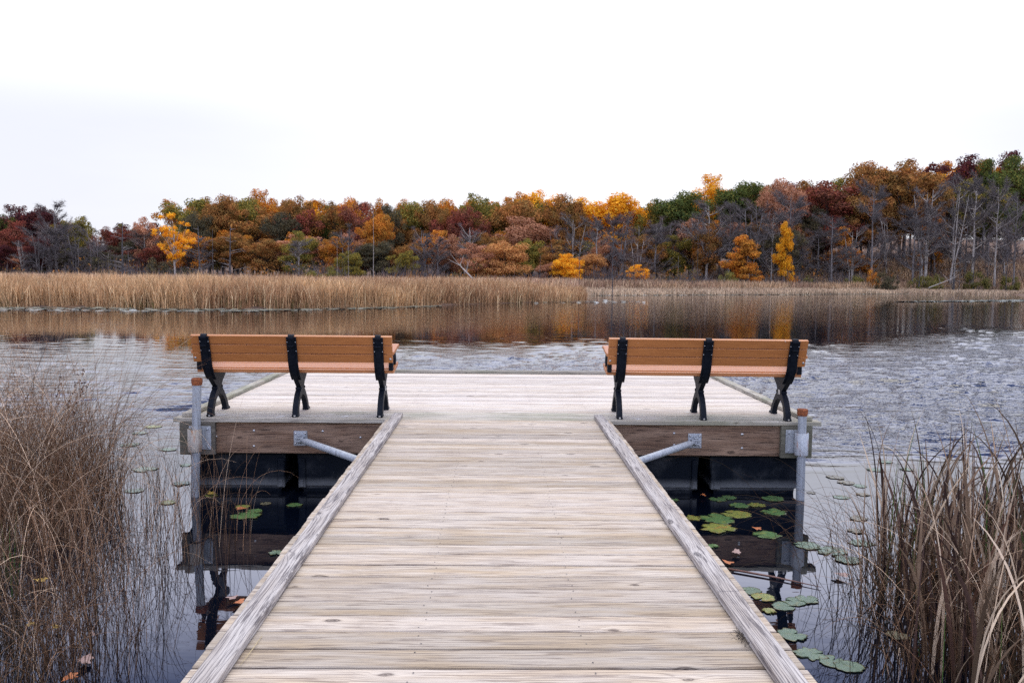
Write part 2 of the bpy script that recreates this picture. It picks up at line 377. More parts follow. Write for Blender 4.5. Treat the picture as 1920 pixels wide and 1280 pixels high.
for cx, cy, zt in ((-1.27, 6.45, 0.40), (1.262, 6.95, 0.40)):
    n = 16; ro, ri = 0.032, 0.027
    vs = [(cx+r*math.cos(2*PI*k/n), cy+r*math.sin(2*PI*k/n), z) for r, z in ((ro, -0.4), (ro, zt), (ri, zt), (ri, zt-0.1)) for k in range(n)]
    o = MB().add(vs, [(i*n+k, i*n+(k+1) % n, (i+1)*n+(k+1) % n, (i+1)*n+k) for i in range(3) for k in range(n)], True)
    o.box(cx-0.02 if cx < 0 else cx-0.2, cx+0.2 if cx < 0 else cx+0.02, cy-0.01, cy+0.01, zt-0.12, zt-0.09)
    o.build('pile_stub', M['galv_some'], dock)

a = survey(491, 1192, 'Z', DECK+0.006); b = survey(449, 1248, 'Z', DECK+0.006)
tag(MB().tube([tuple(a), tuple((a+b)/2+np.array([.004, 0, .004])), tuple(b)], [0.0012, 0.0016, 0.0008], 5).build('straw', simple('dry straw', (0.5, 0.4, 0.22), 0.7)), 'single dry straw lying on the walkway by the left curb', 'straw')
mb = MB(); r_ = random.Random(3); c = survey(1392, 1196, 'Z', DECK+0.01)
for k in range(70):
    p = Vector(c)+Vector((r_.gauss(0, .016), r_.gauss(0, .035), 0)); d = Vector((r_.uniform(-1, 1), r_.uniform(-1, 1), r_.uniform(0, .35)))*0.028; mb.tube([p, p+d*.5+Vector((0, 0, .006)), p+d], [0.0009, 0.0009, 0.0005], 3)
tag(mb.build('debris_tuft', simple('dark rotted grass', (0.05, 0.04, 0.035), 0.9)), 'dark tuft of rotted grass caught against the right curb', 'debris')

# ------------------------------------------------------------------ mooring pipes through sleeves at the two corners
def mooring(xt, zt, xb, label, rustkey, flip):
    y = 7.742
    r_ = empty('mooring_pipe', (xb, y, 0)); tag(r_, label, 'pipe', 'steel mooring pipes at the platform corners')
    mb = MB(); mb.tube([(xb-xt, 0, -0.5)] and [(0, 0, -0.5), (0, 0, 0), (xt-xb, 0, zt-0.05)], 0.039, 24, cap=False); mb.build('pipe', M['galv'], r_)
    c = xt-xb; z = zt-0.055
    mb = MB(); n = 28
    prof = [(0.041, z-0.012), (0.046, z-0.010), (0.046, z+0.004), (0.049, z+0.008), (0.049, z+0.044), (0.044, z+0.052), (0.034, z+0.053), (0.032, z+0.049), (0.0005, z+0.049)]
    vs = []
    for rr, zz in prof: vs += [(c+(rr+(0.0012 if (k//2) % 2 and rr > .046 else 0))*math.cos(2*PI*k/n), rr*math.sin(2*PI*k/n), zz) for k in range(n)]
    mb.add(vs, [(i*n+k, i*n+(k+1) % n, (i+1)*n+(k+1) % n, (i+1)*n+k) for i in range(len(prof)-1) for k in range(n)], False); mb.build('cap', M['rust'], r_)
def sleeve(cx, px0, px1, rust, z0=0.425, z1=0.632):
    y = 7.742; n = 32; ro, ri = 0.062, 0.053
    prof = [(ro, z0), (ro, z1), (ri, z1), (ri, z0), (ro, z0)]
    vs = []
    for rr, zz in prof: vs += [(cx+rr*math.cos(2*PI*k/n), y+rr*math.sin(2*PI*k/n), zz) for k in range(n)]
    pl = MB().box(px0, px1, 7.806, 7.8165, z0, z1+0.014, 0.004).build('sleeve_plate', M['galv'], dock, bevel=0.003)
    MB().add(vs, [(i*n+k, i*n+(k+1) % n, (i+1)*n+(k+1) % n, (i+1)*n+k) for i in range(4) for k in range(n)], True).build('sleeve', rust, pl)
    side = [px1-0.03] if cx < 0 else [px0+0.03]
    for X in side+[px0+0.02 if cx < 0 else px1-0.015]:
        for zz in (z0+0.025, z1-0.012): MB().dome((X, 7.806, zz), 0.012, 0.011, 8, (0, -1, 0)).build('bolt', M['galv'], pl)
mooring(-2.765, 1.105, -2.800, 'taller galvanised pipe with a rust red cap beside the left bench', 0, 0)
mooring(2.831, 0.860, 2.838, 'shorter galvanised pipe with a rust orange cap beside the right bench', 0, 0)
sleeve(-2.795, -2.872, -2.668, M['galv_rust']); sleeve(2.832, 2.706, 2.896, M['galv_some'])

# ------------------------------------------------------------------ benches
def spline(P, n=6, closed=False):
    out = []; m = len(P)
    for i in range(m if closed else m-1):
        p0, p1, p2, p3 = (P[(i-1) % m], P[i], P[(i+1) % m], P[(i+2) % m]) if closed else (P[max(i-1, 0)], P[i], P[i+1], P[min(i+2, m-1)])
        for k in range(n):
            t = k/n
            out.append(tuple(0.5*((2*p1[j])+(-p0[j]+p2[j])*t+(2*p0[j]-5*p1[j]+4*p2[j]-p3[j])*t*t+(-p0[j]+3*p1[j]-3*p2[j]+p3[j])*t**3) for j in range(2)))
    if not closed: out.append(P[-1])
    return out
def strip(mb, line_a, line_b, x0, x1):
    """solid between two polylines of equal length in the y-z plane, from x0 to x1"""
    n = len(line_a)
    vs = [(x0, *a) for a in line_a]+[(x0, *b) for b in line_b]+[(x1, *a) for a in line_a]+[(x1, *b) for b in line_b]
    fs = []
    for i in range(n-1):
        fs += [(i, i+1, n+i+1, n+i), (2*n+i, 3*n+i, 3*n+i+1, 2*n+i+1), (i, 2*n+i, 2*n+i+1, i+1), (n+i, n+i+1, 3*n+i+1, 3*n+i)]
    fs += [(0, n, 3*n, 2*n), (n-1, 3*n-1, 4*n-1, 2*n-1)]
    mb.add(vs, fs)
def make_bench(loc, rz, label):
    root = empty('park_bench', loc, rz); tag(root, label, 'bench', 'benches facing the lake from the dock')
    # back slats: plane leaning back 19.5 degrees; rear faces start just in front of the frames
    lean = math.radians(19.5); up = (-math.sin(lean), math.cos(lean)); fw = (math.cos(lean), math.sin(lean))
    base = (-0.028, 0.520)
    for k in range(3):
        s0 = k*0.0900; a = (base[0]+up[0]*s0, base[1]+up[1]*s0); L = 0.0842; T = 0.036
        poly = [a, (a[0]+up[0]*L, a[1]+up[1]*L), (a[0]+up[0]*L+fw[0]*T, a[1]+up[1]*L+fw[1]*T), (a[0]+fw[0]*T, a[1]+fw[1]*T)]
        MB().prism(poly, -0.921-0.0*k, 0.921).build('back_slat', M['slat'], root, bevel=0.004)
    # seat slats: a shallow upward sweep towards the front
    Yc = [0.06, 0.158, 0.256, 0.354]; Zc = [0.412, 0.420, 0.428, 0.440]; tl = [-0.03, 0.06, 0.10, 0.17]
    for y, z, t in zip(Yc, Zc, tl):
        u = (math.cos(t), math.sin(t)); v = (-u[1], u[0]); L = 0.092; T = 0.034
        poly = [(y, z), (y+u[0]*L, z+u[1]*L), (y+u[0]*L+v[0]*T, z+u[1]*L+v[1]*T), (y+v[0]*T, z+v[1]*T)]
        MB().prism(poly, -0.921, 0.921).build('seat_slat', M['slat'], root, bevel=0.005)
    # cast frames
    for fx in (-0.795, 0.0, 0.795):
        mb = MB(); w = 0.026
        # rear leg + front leg, crossing at a waist
        ra = spline([(0.0, 0.0), (0.008, 0.05), (0.038, 0.115), (0.10, 0.195), (0.172, 0.245)], 5)
        rb = spline([(0.078, 0.0), (0.082, 0.045), (0.105, 0.10), (0.15, 0.15), (0.232, 0.192)], 5)
        strip(mb, ra, rb, fx-w, fx+w)
        fa = spline([(0.535, 0.0), (0.512, 0.035), (0.475, 0.095), (0.40, 0.175), (0.318, 0.245)], 5)
        fb = spline([(0.452, 0.0), (0.440, 0.045), (0.40, 0.10), (0.335, 0.155), (0.228, 0.192)], 5)
        strip(mb, fb, fa, fx-w+0.001, fx+w-0.001)
        mb.prism([(0.172, 0.245), (0.20, 0.188), (0.228, 0.1915), (0.27, 0.18), (0.318, 0.245), (0.316, 0.275), (0.172, 0.275)], fx-w+0.002, fx+w-0.002)
        mb.box(fx-w-0.004, fx+w+0.004, 0.160, 0.185, 0.240, 0.262, 0.004); mb.box(fx-w-0.004, fx+w+0.004, 0.308, 0.330, 0.235, 0.262, 0.004)
        for y0, y1 in ((-0.008, 0.085), (0.448, 0.548)): mb.box(fx-w-0.004, fx+w+0.004, y0, y1, 0.0, 0.022, 0.005)
        legs = mb.build('legs', M['iron'], root, bevel=0.004)
        mb = MB()
        oa = [(0.172, 0.262), (0.118, 0.300), (0.062, 0.342), (0.002, 0.40), (-0.036, 0.47), (-0.066, 0.545), (-0.095, 0.625), (-0.122, 0.70), (-0.148, 0.765)]
        ob = [(0.30, 0.262), (0.235, 0.320), (0.165, 0.365), (0.088, 0.40), (0.030, 0.47), (-0.018, 0.552), (-0.050, 0.640), (-0.075, 0.712), (-0.100, 0.775)]
        strip(mb, spline(oa, 4), spline(ob, 4), fx-0.023, fx+0.023)
        mb.prism([(0.20, 0.262), (0.316, 0.262), (0.352, 0.305), (0.43, 0.352), (0.462, 0.385), (0.455, 0.418), (0.36, 0.418), (0.12, 0.404), (0.08, 0.392)], fx-0.0215, fx+0.0215)
        # rounded knuckle at the top, and the collar below it
        mb.tube([(fx-0.026, -0.118, 0.758), (fx+0.026, -0.118, 0.758)], 0.031, 18, smooth=True)
        mb.box(fx-0.027, fx+0.027, -0.147, -0.10, 0.672, 0.684, 0.003)
        # wide flange the slats are screwed to
        f0 = (-0.033, 0.505); e = 0.275; q = lambda s, d: (f0[0]+up[0]*s+fw[0]*d, f0[1]+up[1]*s+fw[1]*d)
        fl = spline([(0.098, 0.345), (0.052, 0.382), (0.010, 0.430), q(0.0, -0.004), q(0.09, 0.004), q(0.18, 0.004), q(e, 0.004)], 4)
        strip(mb, fl, [(a-0.0115, b-0.004) for a, b in fl], fx-0.046, fx+0.046)
        mb.build('upright', M['iron'], root, bevel=0.003)
        for s in (0.045, 0.135, 0.225):
            for dx in (-0.037, 0.037):
                c = q(s, -0.008); MB().dome((fx+dx, c[0], c[1]), 0.0055, 0.004, 8, (0, -fw[0], -fw[1])).build('screw', M['bolt'], root)
        mb = MB(); mb.box(fx-0.008, fx+0.008, -0.0095, 0.0, 0.006, 0.02); mb.build('foot_bolt', M['bolt'], legs)
    # arm ends
    for s in (-1, 1):
        x0, x1 = sorted((s*0.865, s*0.935))
        arm = [(-0.06, 0.628), (0.10, 0.640), (0.30, 0.664), (0.395, 0.668), (0.425, 0.655)]
        low = [(-0.06, 0.598), (0.10, 0.609), (0.30, 0.632), (0.395, 0.636), (0.425, 0.636)]
        mb = MB(); strip(mb, arm, low, x0, x1); mb.build('armrest', M['slat'], root, bevel=0.006)
        xm = s*0.895; mb = MB()
        mb.box(xm-0.02, xm+0.02, 0.03, 0.10, 0.44, 0.52, 0.004)
        p = spline([(0.07, 0.445), (0.06, 0.50), (0.03, 0.55), (0.02, 0.60)], 5); mb.tube([(xm, a, b) for a, b in p], 0.017, 8)
        p = spline([(0.34, 0.46), (0.39, 0.50), (0.37, 0.56), (0.31, 0.58), (0.29, 0.545), (0.32, 0.53)], 5); mb.tube([(xm, a, b) for a, b in p], 0.013, 8)
        p = spline([(0.36, 0.46), (0.30, 0.52), (0.34, 0.60), (0.37, 0.635)], 5); mb.tube([(xm, a, b) for a, b in p], 0.015, 8)
        p = spline([(0.08, 0.47), (0.16, 0.53), (0.24, 0.60), (0.30, 0.635)], 5); mb.tube([(xm, a, b) for a, b in p], 0.012, 8)
        mb.build('arm_support', M['iron'], root)
        mb = MB(); c = (base[0]+up[0]*0.04, base[1]+up[1]*0.04); mb.dome((s*0.90, c[0], c[1]), 0.012, 0.006, 10, (0, -fw[0], -fw[1])); mb.build('bolt', M['bolt'], root)
    return root
b1 = make_bench((-1.912, 7.897, DECK+0.001), math.radians(0.5), 'orange slatted bench with black cast frames, beside the taller rust capped pipe')
b2 = make_bench((1.945, 7.875, DECK+0.001), math.radians(-2.0), 'orange slatted bench with black cast frames, beside the shorter rust capped pipe')
mb = MB(); mb.box(0.7705-0.002, 0.7705+0.0005-0.001, 0.21, 0.27, 0.225, 0.27); mb.build('sticker', M['sticker'], b2)
mb = MB(); mb.box(0.8205, 0.8225, 0.22, 0.28, 0.225, 0.27); mb.build('sticker', M['sticker'], b1)
# white paint scuffs left on the boards
for (x, y, rz, l) in ((-2.05, 7.935, 0.9, 0.10), (-1.45, 7.97, 0.9, 0.11), (1.33, 7.93, 2.4, 0.09), (1.90, 8.36, 2.5, 0.08), (-2.63, 8.0, 0.8, .12)):
    pts = [(l*0.5*math.cos(a)*(1+0.3*math.sin(3*a+x)), 0.016*math.sin(a)*(1+0.3*math.cos(5*a)), 0) for a in np.linspace(0, 2*PI, 14)[:-1]]
    pts = [(x+a*math.cos(rz)-b*math.sin(rz), y+a*math.sin(rz)+b*math.cos(rz), DECK+0.0012) for a, b, _ in pts]
    MB().add(pts, [tuple(range(len(pts)))]).build('paint_scuff', simple('white scuff', (0.72, 0.72, 0.70), 0.7, scale=60), dock, norm=False)

# ------------------------------------------------------------------ water
def water_mat():
    w = NT('lake water'); obj = w.n('TexCoord', out=3)
    sep = w.t.nodes.new('ShaderNodeSeparateXYZ'); w.t.links.new(obj, sep.inputs[0]); X, Y, Z = sep.outputs
    wob = w.math('MULTIPLY', w.math('SUBTRACT', w.noise(w.scalev(obj, (0.11, 0.16, 1.0)), 1.0, 3.0), 0.5), 9.0)
    wob2 = w.math('MULTIPLY', w.math('SUBTRACT', w.noise(w.scalev(obj, (0.5, 0.9, 1.0)), 1.0, 3.0), 0.5), 3.0)
    Yw = w.math('ADD', Y, w.math('MULTIPLY', wob, 0.45)); Yn = w.math('ADD', Y, wob2)
    right = w.mapr(X, 6.0, 24.0)
    far = w.math('ADD', 21.5, w.math('MULTIPLY', right, 12.0))
    near = w.mapr(Yn, 8.6, 12.2)
    farm = w.math('SUBTRACT', 1.0, w.mapr(w.math('SUBTRACT', Yw, far), -6.0, 6.0))
    breeze = w.math('MULTIPLY', near, farm)
    leftsoft = w.mapr(X, -8.0, 1.0, 0.16, 1.0)
    gust = w.mapr(w.noise(w.scalev(obj, (0.9, 2.0, 1.0)), 1.0, 5.0, 0.7), 0.35, 0.65, 0.25, 1.6)
    leftsoft = w.math('MULTIPLY', leftsoft, gust)
    amp = w.math('ADD', w.math('MULTIPLY', w.math('MULTIPLY', breeze, leftsoft), 0.15), 0.006)
    amp = w.math('ADD', amp, w.math('MULTIPLY', w.mapr(Y, 26.0, 45.0), 0.05))
    wp = w.vmath('ADD', obj, w.scalev(w.n('TexNoise', {'Vector': obj, 'Scale': 1.2, 'Detail': 2.0}, out=1), (0.25, 0.12, 0.0)))
    rot = w.n('VectorRotate', {'Vector': wp, 'Angle': 0.10}, rotation_type='Z_AXIS')
    n1 = w.noise(w.scalev(rot, (2.1, 6.6, 1.0)), 1.0, 2.0, 0.45)
    n2 = w.noise(w.scalev(wp, (7.0, 15.0, 1.0)), 1.0, 2.0, 0.5)
    n3 = w.noise(w.scalev(wp, (0.5, 1.3, 1.0)), 1.0, 2.0, 0.5)
    h = w.math('ADD', w.math('ADD', n1, w.math('MULTIPLY', n2, 0.28)), w.math('MULTIPLY', n3, 0.6))
    hh = w.math('MULTIPLY', h, amp)
    nd = w.bsdf(Base_Color=rgb(0.0015, 0.0028, 0.0070), Roughness=0.012, IOR=1.62, Normal=w.bump(hh, 1.0, 0.10))
    return w.m
wm = water_mat()
# one water sheet; real ripples are modelled where the breeze touches it, finest near the dock
def sstep0(a, b, x): t = np.clip((x-a)/(b-a), 0, 1); return t*t*(3-2*t)
ys = [-40.0, -10.0, 0.0, 4.0, 7.0]; y = 7.6
while y < 52: ys.append(y); y += 0.034*(max(y, 9)/10)**1.32
ys = np.array(ys+[56, 62, 75, 100, 150, 420.0]); xs = np.concatenate([[-420, -100, -40, -26], np.arange(-22, 40.01, 0.075), [44, 60, 110, 420]])
GX, GY = np.meshgrid(xs, ys); gw = np.random.default_rng(12); Hh = np.zeros_like(GX)
WX = GX+0.5*np.sin(GY*0.9+GX*0.4)+0.3*np.sin(GX*1.3-GY*0.7)
for k in range(64):
    lam = gw.uniform(0.24, 0.46) if k < 46 else gw.uniform(0.5, 1.5); th = gw.normal(0.10, 0.42); kx, ky = 2*PI/lam*math.sin(th), 2*PI/lam*math.cos(th)
    Hh += math.cos(0)*lam/(2*PI)*0.043*(1.0 if k < 46 else .55)*np.sin(kx*WX+ky*GY+gw.uniform(0, 2*PI))
wob = 2.2*np.sin(GX*0.33+1)+1.3*np.sin(GX*0.9+GY*0.2)+0.6*np.sin(GX*2.3)
rgt = sstep0(4, 24, GX); farl = 23.5+13*rgt+wob
env = sstep0(8.9, 12.5, GY+0.5*wob-1.6*sstep0(-3, -7, GX))*(1-sstep0(-10, 7, GY-farl))
gust = 0.55+0.55*np.abs(np.sin(GX*0.23+0.8*np.sin(GY*0.35))*np.sin(GY*0.42+1.1*np.sin(GX*0.3)))+0.25*np.sin(GX*1.1+GY*0.8)*np.sin(GY*1.7-GX*.5)
env *= np.clip(gust, 0.45, 1.3)*(0.42+0.58*sstep0(-8, 1.5, GX))
inside = (xs[None, :] > -23)*(xs[None, :] < 41)
Hh = Hh+6.0*Hh*np.abs(Hh)*(Hh > 0)
V = np.stack([GX, GY, Hh*env*inside*1.05], -1).reshape(-1, 3); nx, ny = len(xs), len(ys); ii, jj = np.meshgrid(np.arange(nx-1), np.arange(ny-1)); b0 = (jj*nx+ii).reshape(-1)
water = indexed('water', V, np.stack([b0, b0+1, b0+nx+1, b0+nx], -1), wm, smooth=True)
tag(water, 'dark lake water, rippled in the middle and mirror calm near the shores', kind='structure')

# ------------------------------------------------------------------ far land
SH = [(-420, 56), (-60, 52), (-29, 50.0), (-24.8, 51.0), (-19, 50.2), (-13.7, 50.7), (-9.8, 53.4), (-6.2, 57.2), (-1.3, 64.3), (3.0, 69.8), (7.6, 74.4), (8.3, 77.0), (10.4, 99.6), (24, 108.6), (43.7, 121.3), (66.5, 136.1), (84.9, 140.5), (420, 141)]
SX = np.array([p[0] for p in SH], float); SY = np.array([p[1] for p in SH], float)
def sstep(a, b, x): t = np.clip((x-a)/(b-a), 0, 1); return t*t*(3-2*t)
def inland(x, y):
    s = y-np.interp(x, SX, SY)
    s = s*np.where(x > 8, 0.85, 0.8)
    s2 = np.minimum((x-(57+(y-88)*0.55))*0.8, (y-86.0))
    return np.maximum(s, s2)
def ground(x, y):
    x = np.asarray(x, float); y = np.asarray(y, float)
    s = inland(x, y)
    z = -0.35+0.5*sstep(-1.0, 1.6, s)
    r = sstep(25, 60, x)
    z = z+sstep(4, 12, s)*(r*6.0*sstep(146, 176, y) + (1-r)*sstep(-60, 0, x)*3.5*sstep(165, 215, y)+6.0*sstep(205, 265, y)+r*4*sstep(176, 300, y))
    return z+0.05*np.sin(x*1.3)*np.cos(y*0.9)*sstep(0, 3, s)
xs = np.concatenate([np.linspace(-420, -60, 40), np.linspace(-59, 110, 170), np.linspace(113, 420, 40)]); ys = np.concatenate([np.arange(46, 150, 1.0), np.linspace(151, 420, 60)])
GX, GY = np.meshgrid(xs, ys); V = np.stack([GX, GY, ground(GX, GY)], -1).reshape(-1, 3)
nx, ny = len(xs), len(ys); ii, jj = np.meshgrid(np.arange(nx-1), np.arange(ny-1)); b0 = (jj*nx+ii).reshape(-1)
FF = np.stack([b0, b0+1, b0+nx+1, b0+nx], -1)
w = NT('leaf littered soil'); ob = w.n('TexCoord', out=3)
c = w.mix(w.mapr(w.noise(ob, 0.6, 5.0, 0.65), .35, .65), rgb(0.10, 0.062, 0.045), rgb(0.17, 0.085, 0.04)); c = w.mix(w.mapr(w.noise(ob, 3.0, 4.0), .5, .7), c, rgb(0.055, 0.045, 0.045))
w.bsdf(Base_Color=c, Roughness=0.95)
tag(indexed('ground', V, FF, w.m), 'low far shore rising into a wooded slope', kind='structure')
# near bank under the start of the walkway, behind the camera
xs = np.linspace(-60, 60, 80); ys = np.linspace(-40, -2.2, 30); GX, GY = np.meshgrid(xs, ys)
V = np.stack([GX, GY, 0.45*sstep(-2.5, -6, GY)-0.25+0.06*np.sin(GX*2.1+GY)], -1).reshape(-1, 3); nx, ny = 80, 30
ii, jj = np.meshgrid(np.arange(nx-1), np.arange(ny-1)); b0 = (jj*nx+ii).reshape(-1)
tag(indexed('bank', V, np.stack([b0, b0+1, b0+nx+1, b0+nx], -1), w.m), 'grassy near bank where the walkway starts', kind='structure')

# ------------------------------------------------------------------ plant materials
def leafy(name, a, b, c=None, rough=0.7, trans=0.25, patch=0.35, island=0.28):
    w = NT(name); obj = w.n('TexCoord', out=3); rnd = w.n('NewGeometry', out=8); orn = w.n('ObjectInfo', out=5)
    off = w.n('CombineXYZ', {0: w.math('MULTIPLY', orn, 80.0), 1: w.math('MULTIPLY', orn, 33.0), 2: 0.0})
    pn = w.mapr(w.noise(w.vmath('ADD', obj, off), patch, 3.0, 0.6), 0.38, 0.62)
    col = w.mix(pn, rgb(*a), rgb(*b))
    if c: col = w.mix(w.math('MULTIPLY', w.mapr(rnd, 0.72, 0.95), 0.8), col, rgb(*c))
    v = w.math('ADD', 1.0-island/2, w.math('MULTIPLY', w.math('FRACT', w.math('MULTIPLY', rnd, 13.7)), island))
    v = w.math('MULTIPLY', v, w.math('ADD', 0.84, w.math('MULTIPLY', orn, 0.32)))
    col = w.mix(1.0, col, w.n('CombineColor', {0: v, 1: v, 2: v}), 'MULTIPLY')
    d = w.n('BsdfDiffuse', {'Color': col}); t = w.n('BsdfTranslucent', {'Color': col})
    nd = w.n('MixShader', {0: trans, 1: d, 2: t}); w.t.links.new(nd, w.out.inputs[0]); return w.m
KM = {
 'R': leafy('crimson leaves', (0.26, 0.065, 0.050), (0.17, 0.070, 0.050), (0.38, 0.14, 0.07)),
 'M': leafy('maroon leaves', (0.115, 0.030, 0.032), (0.070, 0.028, 0.034), (0.20, 0.07, 0.04)),
 'O': leafy('orange leaves', (0.58, 0.20, 0.035), (0.36, 0.17, 0.040), (0.74, 0.36, 0.05)),
 'Y': leafy('golden yellow leaves', (0.88, 0.44, 0.03), (0.80, 0.31, 0.02), (0.9, 0.58, 0.08)),
 'G': leafy('green leaves', (0.065, 0.095, 0.032), (0.11, 0.13, 0.035), (0.20, 0.17, 0.04)),
 'OG': leafy('olive leaves', (0.26, 0.21, 0.048), (0.14, 0.14, 0.042), (0.46, 0.29, 0.05)),
 'B': leafy('rust brown leaves', (0.34, 0.14, 0.048), (0.20, 0.125, 0.045), (0.50, 0.25, 0.07)),
 'P': leafy('pinkish tan leaves', (0.50, 0.24, 0.14), (0.37, 0.17, 0.10), (0.60, 0.33, 0.20)),
 'AP': leafy('apricot leaves', (0.54, 0.25, 0.09), (0.40, 0.19, 0.08), (0.66, 0.38, 0.13)),
 'D': leafy('dull grey green leaves', (0.11, 0.095, 0.055), (0.08, 0.078, 0.055), (0.18, 0.13, 0.06)),
 'SH': leafy('olive shrub leaves', (0.20, 0.18, 0.05), (0.13, 0.125, 0.05), (0.32, 0.25, 0.07)),
 'GR': leafy('grey twigs', (0.125, 0.110, 0.112), (0.085, 0.076, 0.080), (0.25, 0.22, 0.21), trans=0.0),
 'GP': leafy('purple brown twigs', (0.14, 0.105, 0.10), (0.10, 0.076, 0.080), (0.26, 0.18, 0.13), trans=0.0),
}
BARK = simple('dark bark', (0.060, 0.050, 0.046), 0.95, 0, 0.5, 3.0, bump=0.02, spec=0.1)
BARKG = simple('grey bark', (0.22, 0.20, 0.20), 0.95, 0, 0.5, 3.0, bump=0.02, spec=0.1)
BARKP = simple('pale bark', (0.42, 0.38, 0.35), 0.9, 0, 0.45, 4.0, bump=0.01, spec=0.1)
BARKB = simple('dead black bark', (0.035, 0.032, 0.036), 0.9, 0, 0.6, 4.0, col2=(0.13, 0.125, 0.13), spec=0.1)

# ------------------------------------------------------------------ tree prototypes (metres, about 20 tall and 12 wide)
def leaf_quads(g, C, Nrm, size):
    n = len(C); a = g.normal(size=(n, 3)); a -= Nrm*(a*Nrm).sum(1)[:, None]; a /= np.linalg.norm(a, axis=1)[:, None]+1e-9
    b = np.cross(Nrm, a); s = (size*g.uniform(0.6, 1.35, n))[:, None]
    P = np.stack([C-a*s, C-b*s*0.6+a*s*0.1, C+a*s, C+b*s*0.6-a*s*0.1], 1)
    P[:, 1:2] += Nrm[:, None]*s[:, None]*0.18; P[:, 3:4] += Nrm[:, None]*s[:, None]*0.18
    return P
def clump_leaves(g, clumps, per, size, flat=0.75, fill=0.35):
    out = []
    for c, r in clumps:
        n = int(per*(r/1.8)**2); d = g.normal(size=(n, 3)); d /= np.linalg.norm(d, axis=1)[:, None]
        rr = r*np.where(g.random(n) < fill, g.uniform(0.2, 0.9, n), g.uniform(0.82, 1.12, n))
        # lumpy surface
        lump = 1+0.16*np.sin(d[:, 0]*7+c[0])*np.sin(d[:, 1]*6+c[1])*np.sin(d[:, 2]*7+c[2])
        P = c+d*(rr*lump)[:, None]*np.array([1, 1, flat])
        N = d*1.1+g.normal(size=(n, 3))*0.38+np.array([0, 0, 0.25]); N /= np.linalg.norm(N, axis=1)[:, None]
        out.append(leaf_quads(g, P, N, size))
    return np.concatenate(out)
def oak_proto(seed, spread=1.0, zlo=0.34, n=30, per=330, size=0.21, open_=0.0):
    g = np.random.default_rng(seed); rx, rz = 5.2*spread, 20*(1-zlo)/2*0.9; cz = 20-rz-0.9
    cl = []
    for k in range(n):
        for _ in range(40):
            d = g.normal(size=3); d /= np.linalg.norm(d)
            if d[2] < -0.75: continue
            r = g.uniform(0.62, 0.98) if k < n*0.8 else g.uniform(0.1, 0.6)
            lop = 1+0.22*math.sin(2*math.atan2(d[1], d[0])+seed)+0.15*math.sin(3*math.atan2(d[1], d[0])+2*seed)
            dz = math.copysign(abs(d[2])**0.75, d[2]); wx = 1+0.30*max(0, d[2]); c = np.array([d[0]*rx*r*lop*wx, d[1]*rx*r*lop*wx, cz+dz*rz*r])
            if all(np.linalg.norm(c-q) > 0.75*(1.0+open_) for q, _ in cl) : break
        cl.append((c, g.uniform(1.05, 2.15)*(1 if r > .6 else 1.2)*(1-open_*0.35)))
    tips = [c+np.array([g.uniform(-1.1, 1.1), g.uniform(-1.1, 1.1), r*0.55]) for c, r in cl if c[2] > cz-2][:14]
    for t in tips: cl.append((t, g.uniform(0.5, 0.85)))
    return cl, clump_leaves(g, cl, per, size), g
def limbs(g, cl, z0=5.5, ztop=14, r0=0.33, lean=0.0, frac=0.75, forks=1):
    mb = MB(); top = Vector((lean*ztop+g.uniform(-.5, .5), g.uniform(-.5, .5), ztop))
    base = Vector((0, 0, -0.6)); pts = [base, Vector((0.03, 0, 0.4)), Vector((lean*4+g.uniform(-.15, .15), 0, 4)), Vector((lean*8+g.uniform(-.3, .3), g.uniform(-.2, .2), 8.5)), top]
    mb.tube(pts, [r0*1.5, r0, r0*0.82, r0*0.62, r0*0.2], 7)
    for c, r in cl:
        if g.random() > frac: continue
        h = g.uniform(z0, min(ztop-1, max(z0+0.5, c[2]-1.5))); t = h/ztop
        s = Vector((lean*h, 0, h)); e = Vector(c); m = s.lerp(e, 0.5)+Vector((0, 0, -0.5+g.uniform(0, 1.2)))
        mb.tube([s, s.lerp(m, 0.6), m, e], [r0*0.32, r0*0.25, r0*0.18, 0.03], 5, cap=False)
    return mb
HOLD = bpy.data.collections.new('hold')   # never linked to the scene: only lends its meshes
class Proto:
    def __init__(s, crown, trunk): s.crown = crown; s.trunk = trunk
def mesh_only(o):
    me = o.data; bpy.data.objects.remove(o); return me
PR = {}
for i, (sd, sp, zl, n, op) in enumerate(((3, 1.0, .20, 44, 0), (8, 0.95, .14, 44, 0), (15, 1.1, .26, 44, .1), (21, 0.95, .12, 48, 0), (33, 1.05, .24, 36, .3), (41, 0.9, .10, 44, .15))):
    cl, L, g = oak_proto(sd, sp, zl, n, open_=op)
    PR['oak', i] = Proto(mesh_only(quads('crown', L, KM['B'])), mesh_only(limbs(g, cl).build('trunk', BARK, norm=False)))
for i, sd in enumerate((52, 57)):      # vase-shaped tree on a bare pale stem
    g = np.random.default_rng(sd); cl = []
    for k in range(38):
        z = g.uniform(7.5, 19); t = (z-7)/12; R_ = (0.8+5.0*math.sin(min(1, t*1.05)*PI*0.62))*(1 if t < .75 else 1-(t-.75)*1.6); a = g.uniform(0, 2*PI); q = R_*math.sqrt(g.random())
        cl.append((np.array([q*math.cos(a), q*math.sin(a), z]), g.uniform(0.6, 1.2)))
    PR['vase', i] = Proto(mesh_only(quads('crown', clump_leaves(g, cl, 330, 0.24, fill=.6), KM['Y'])), mesh_only(limbs(g, cl, 6.0, 15, 0.3).build('trunk', BARKP, norm=False)))
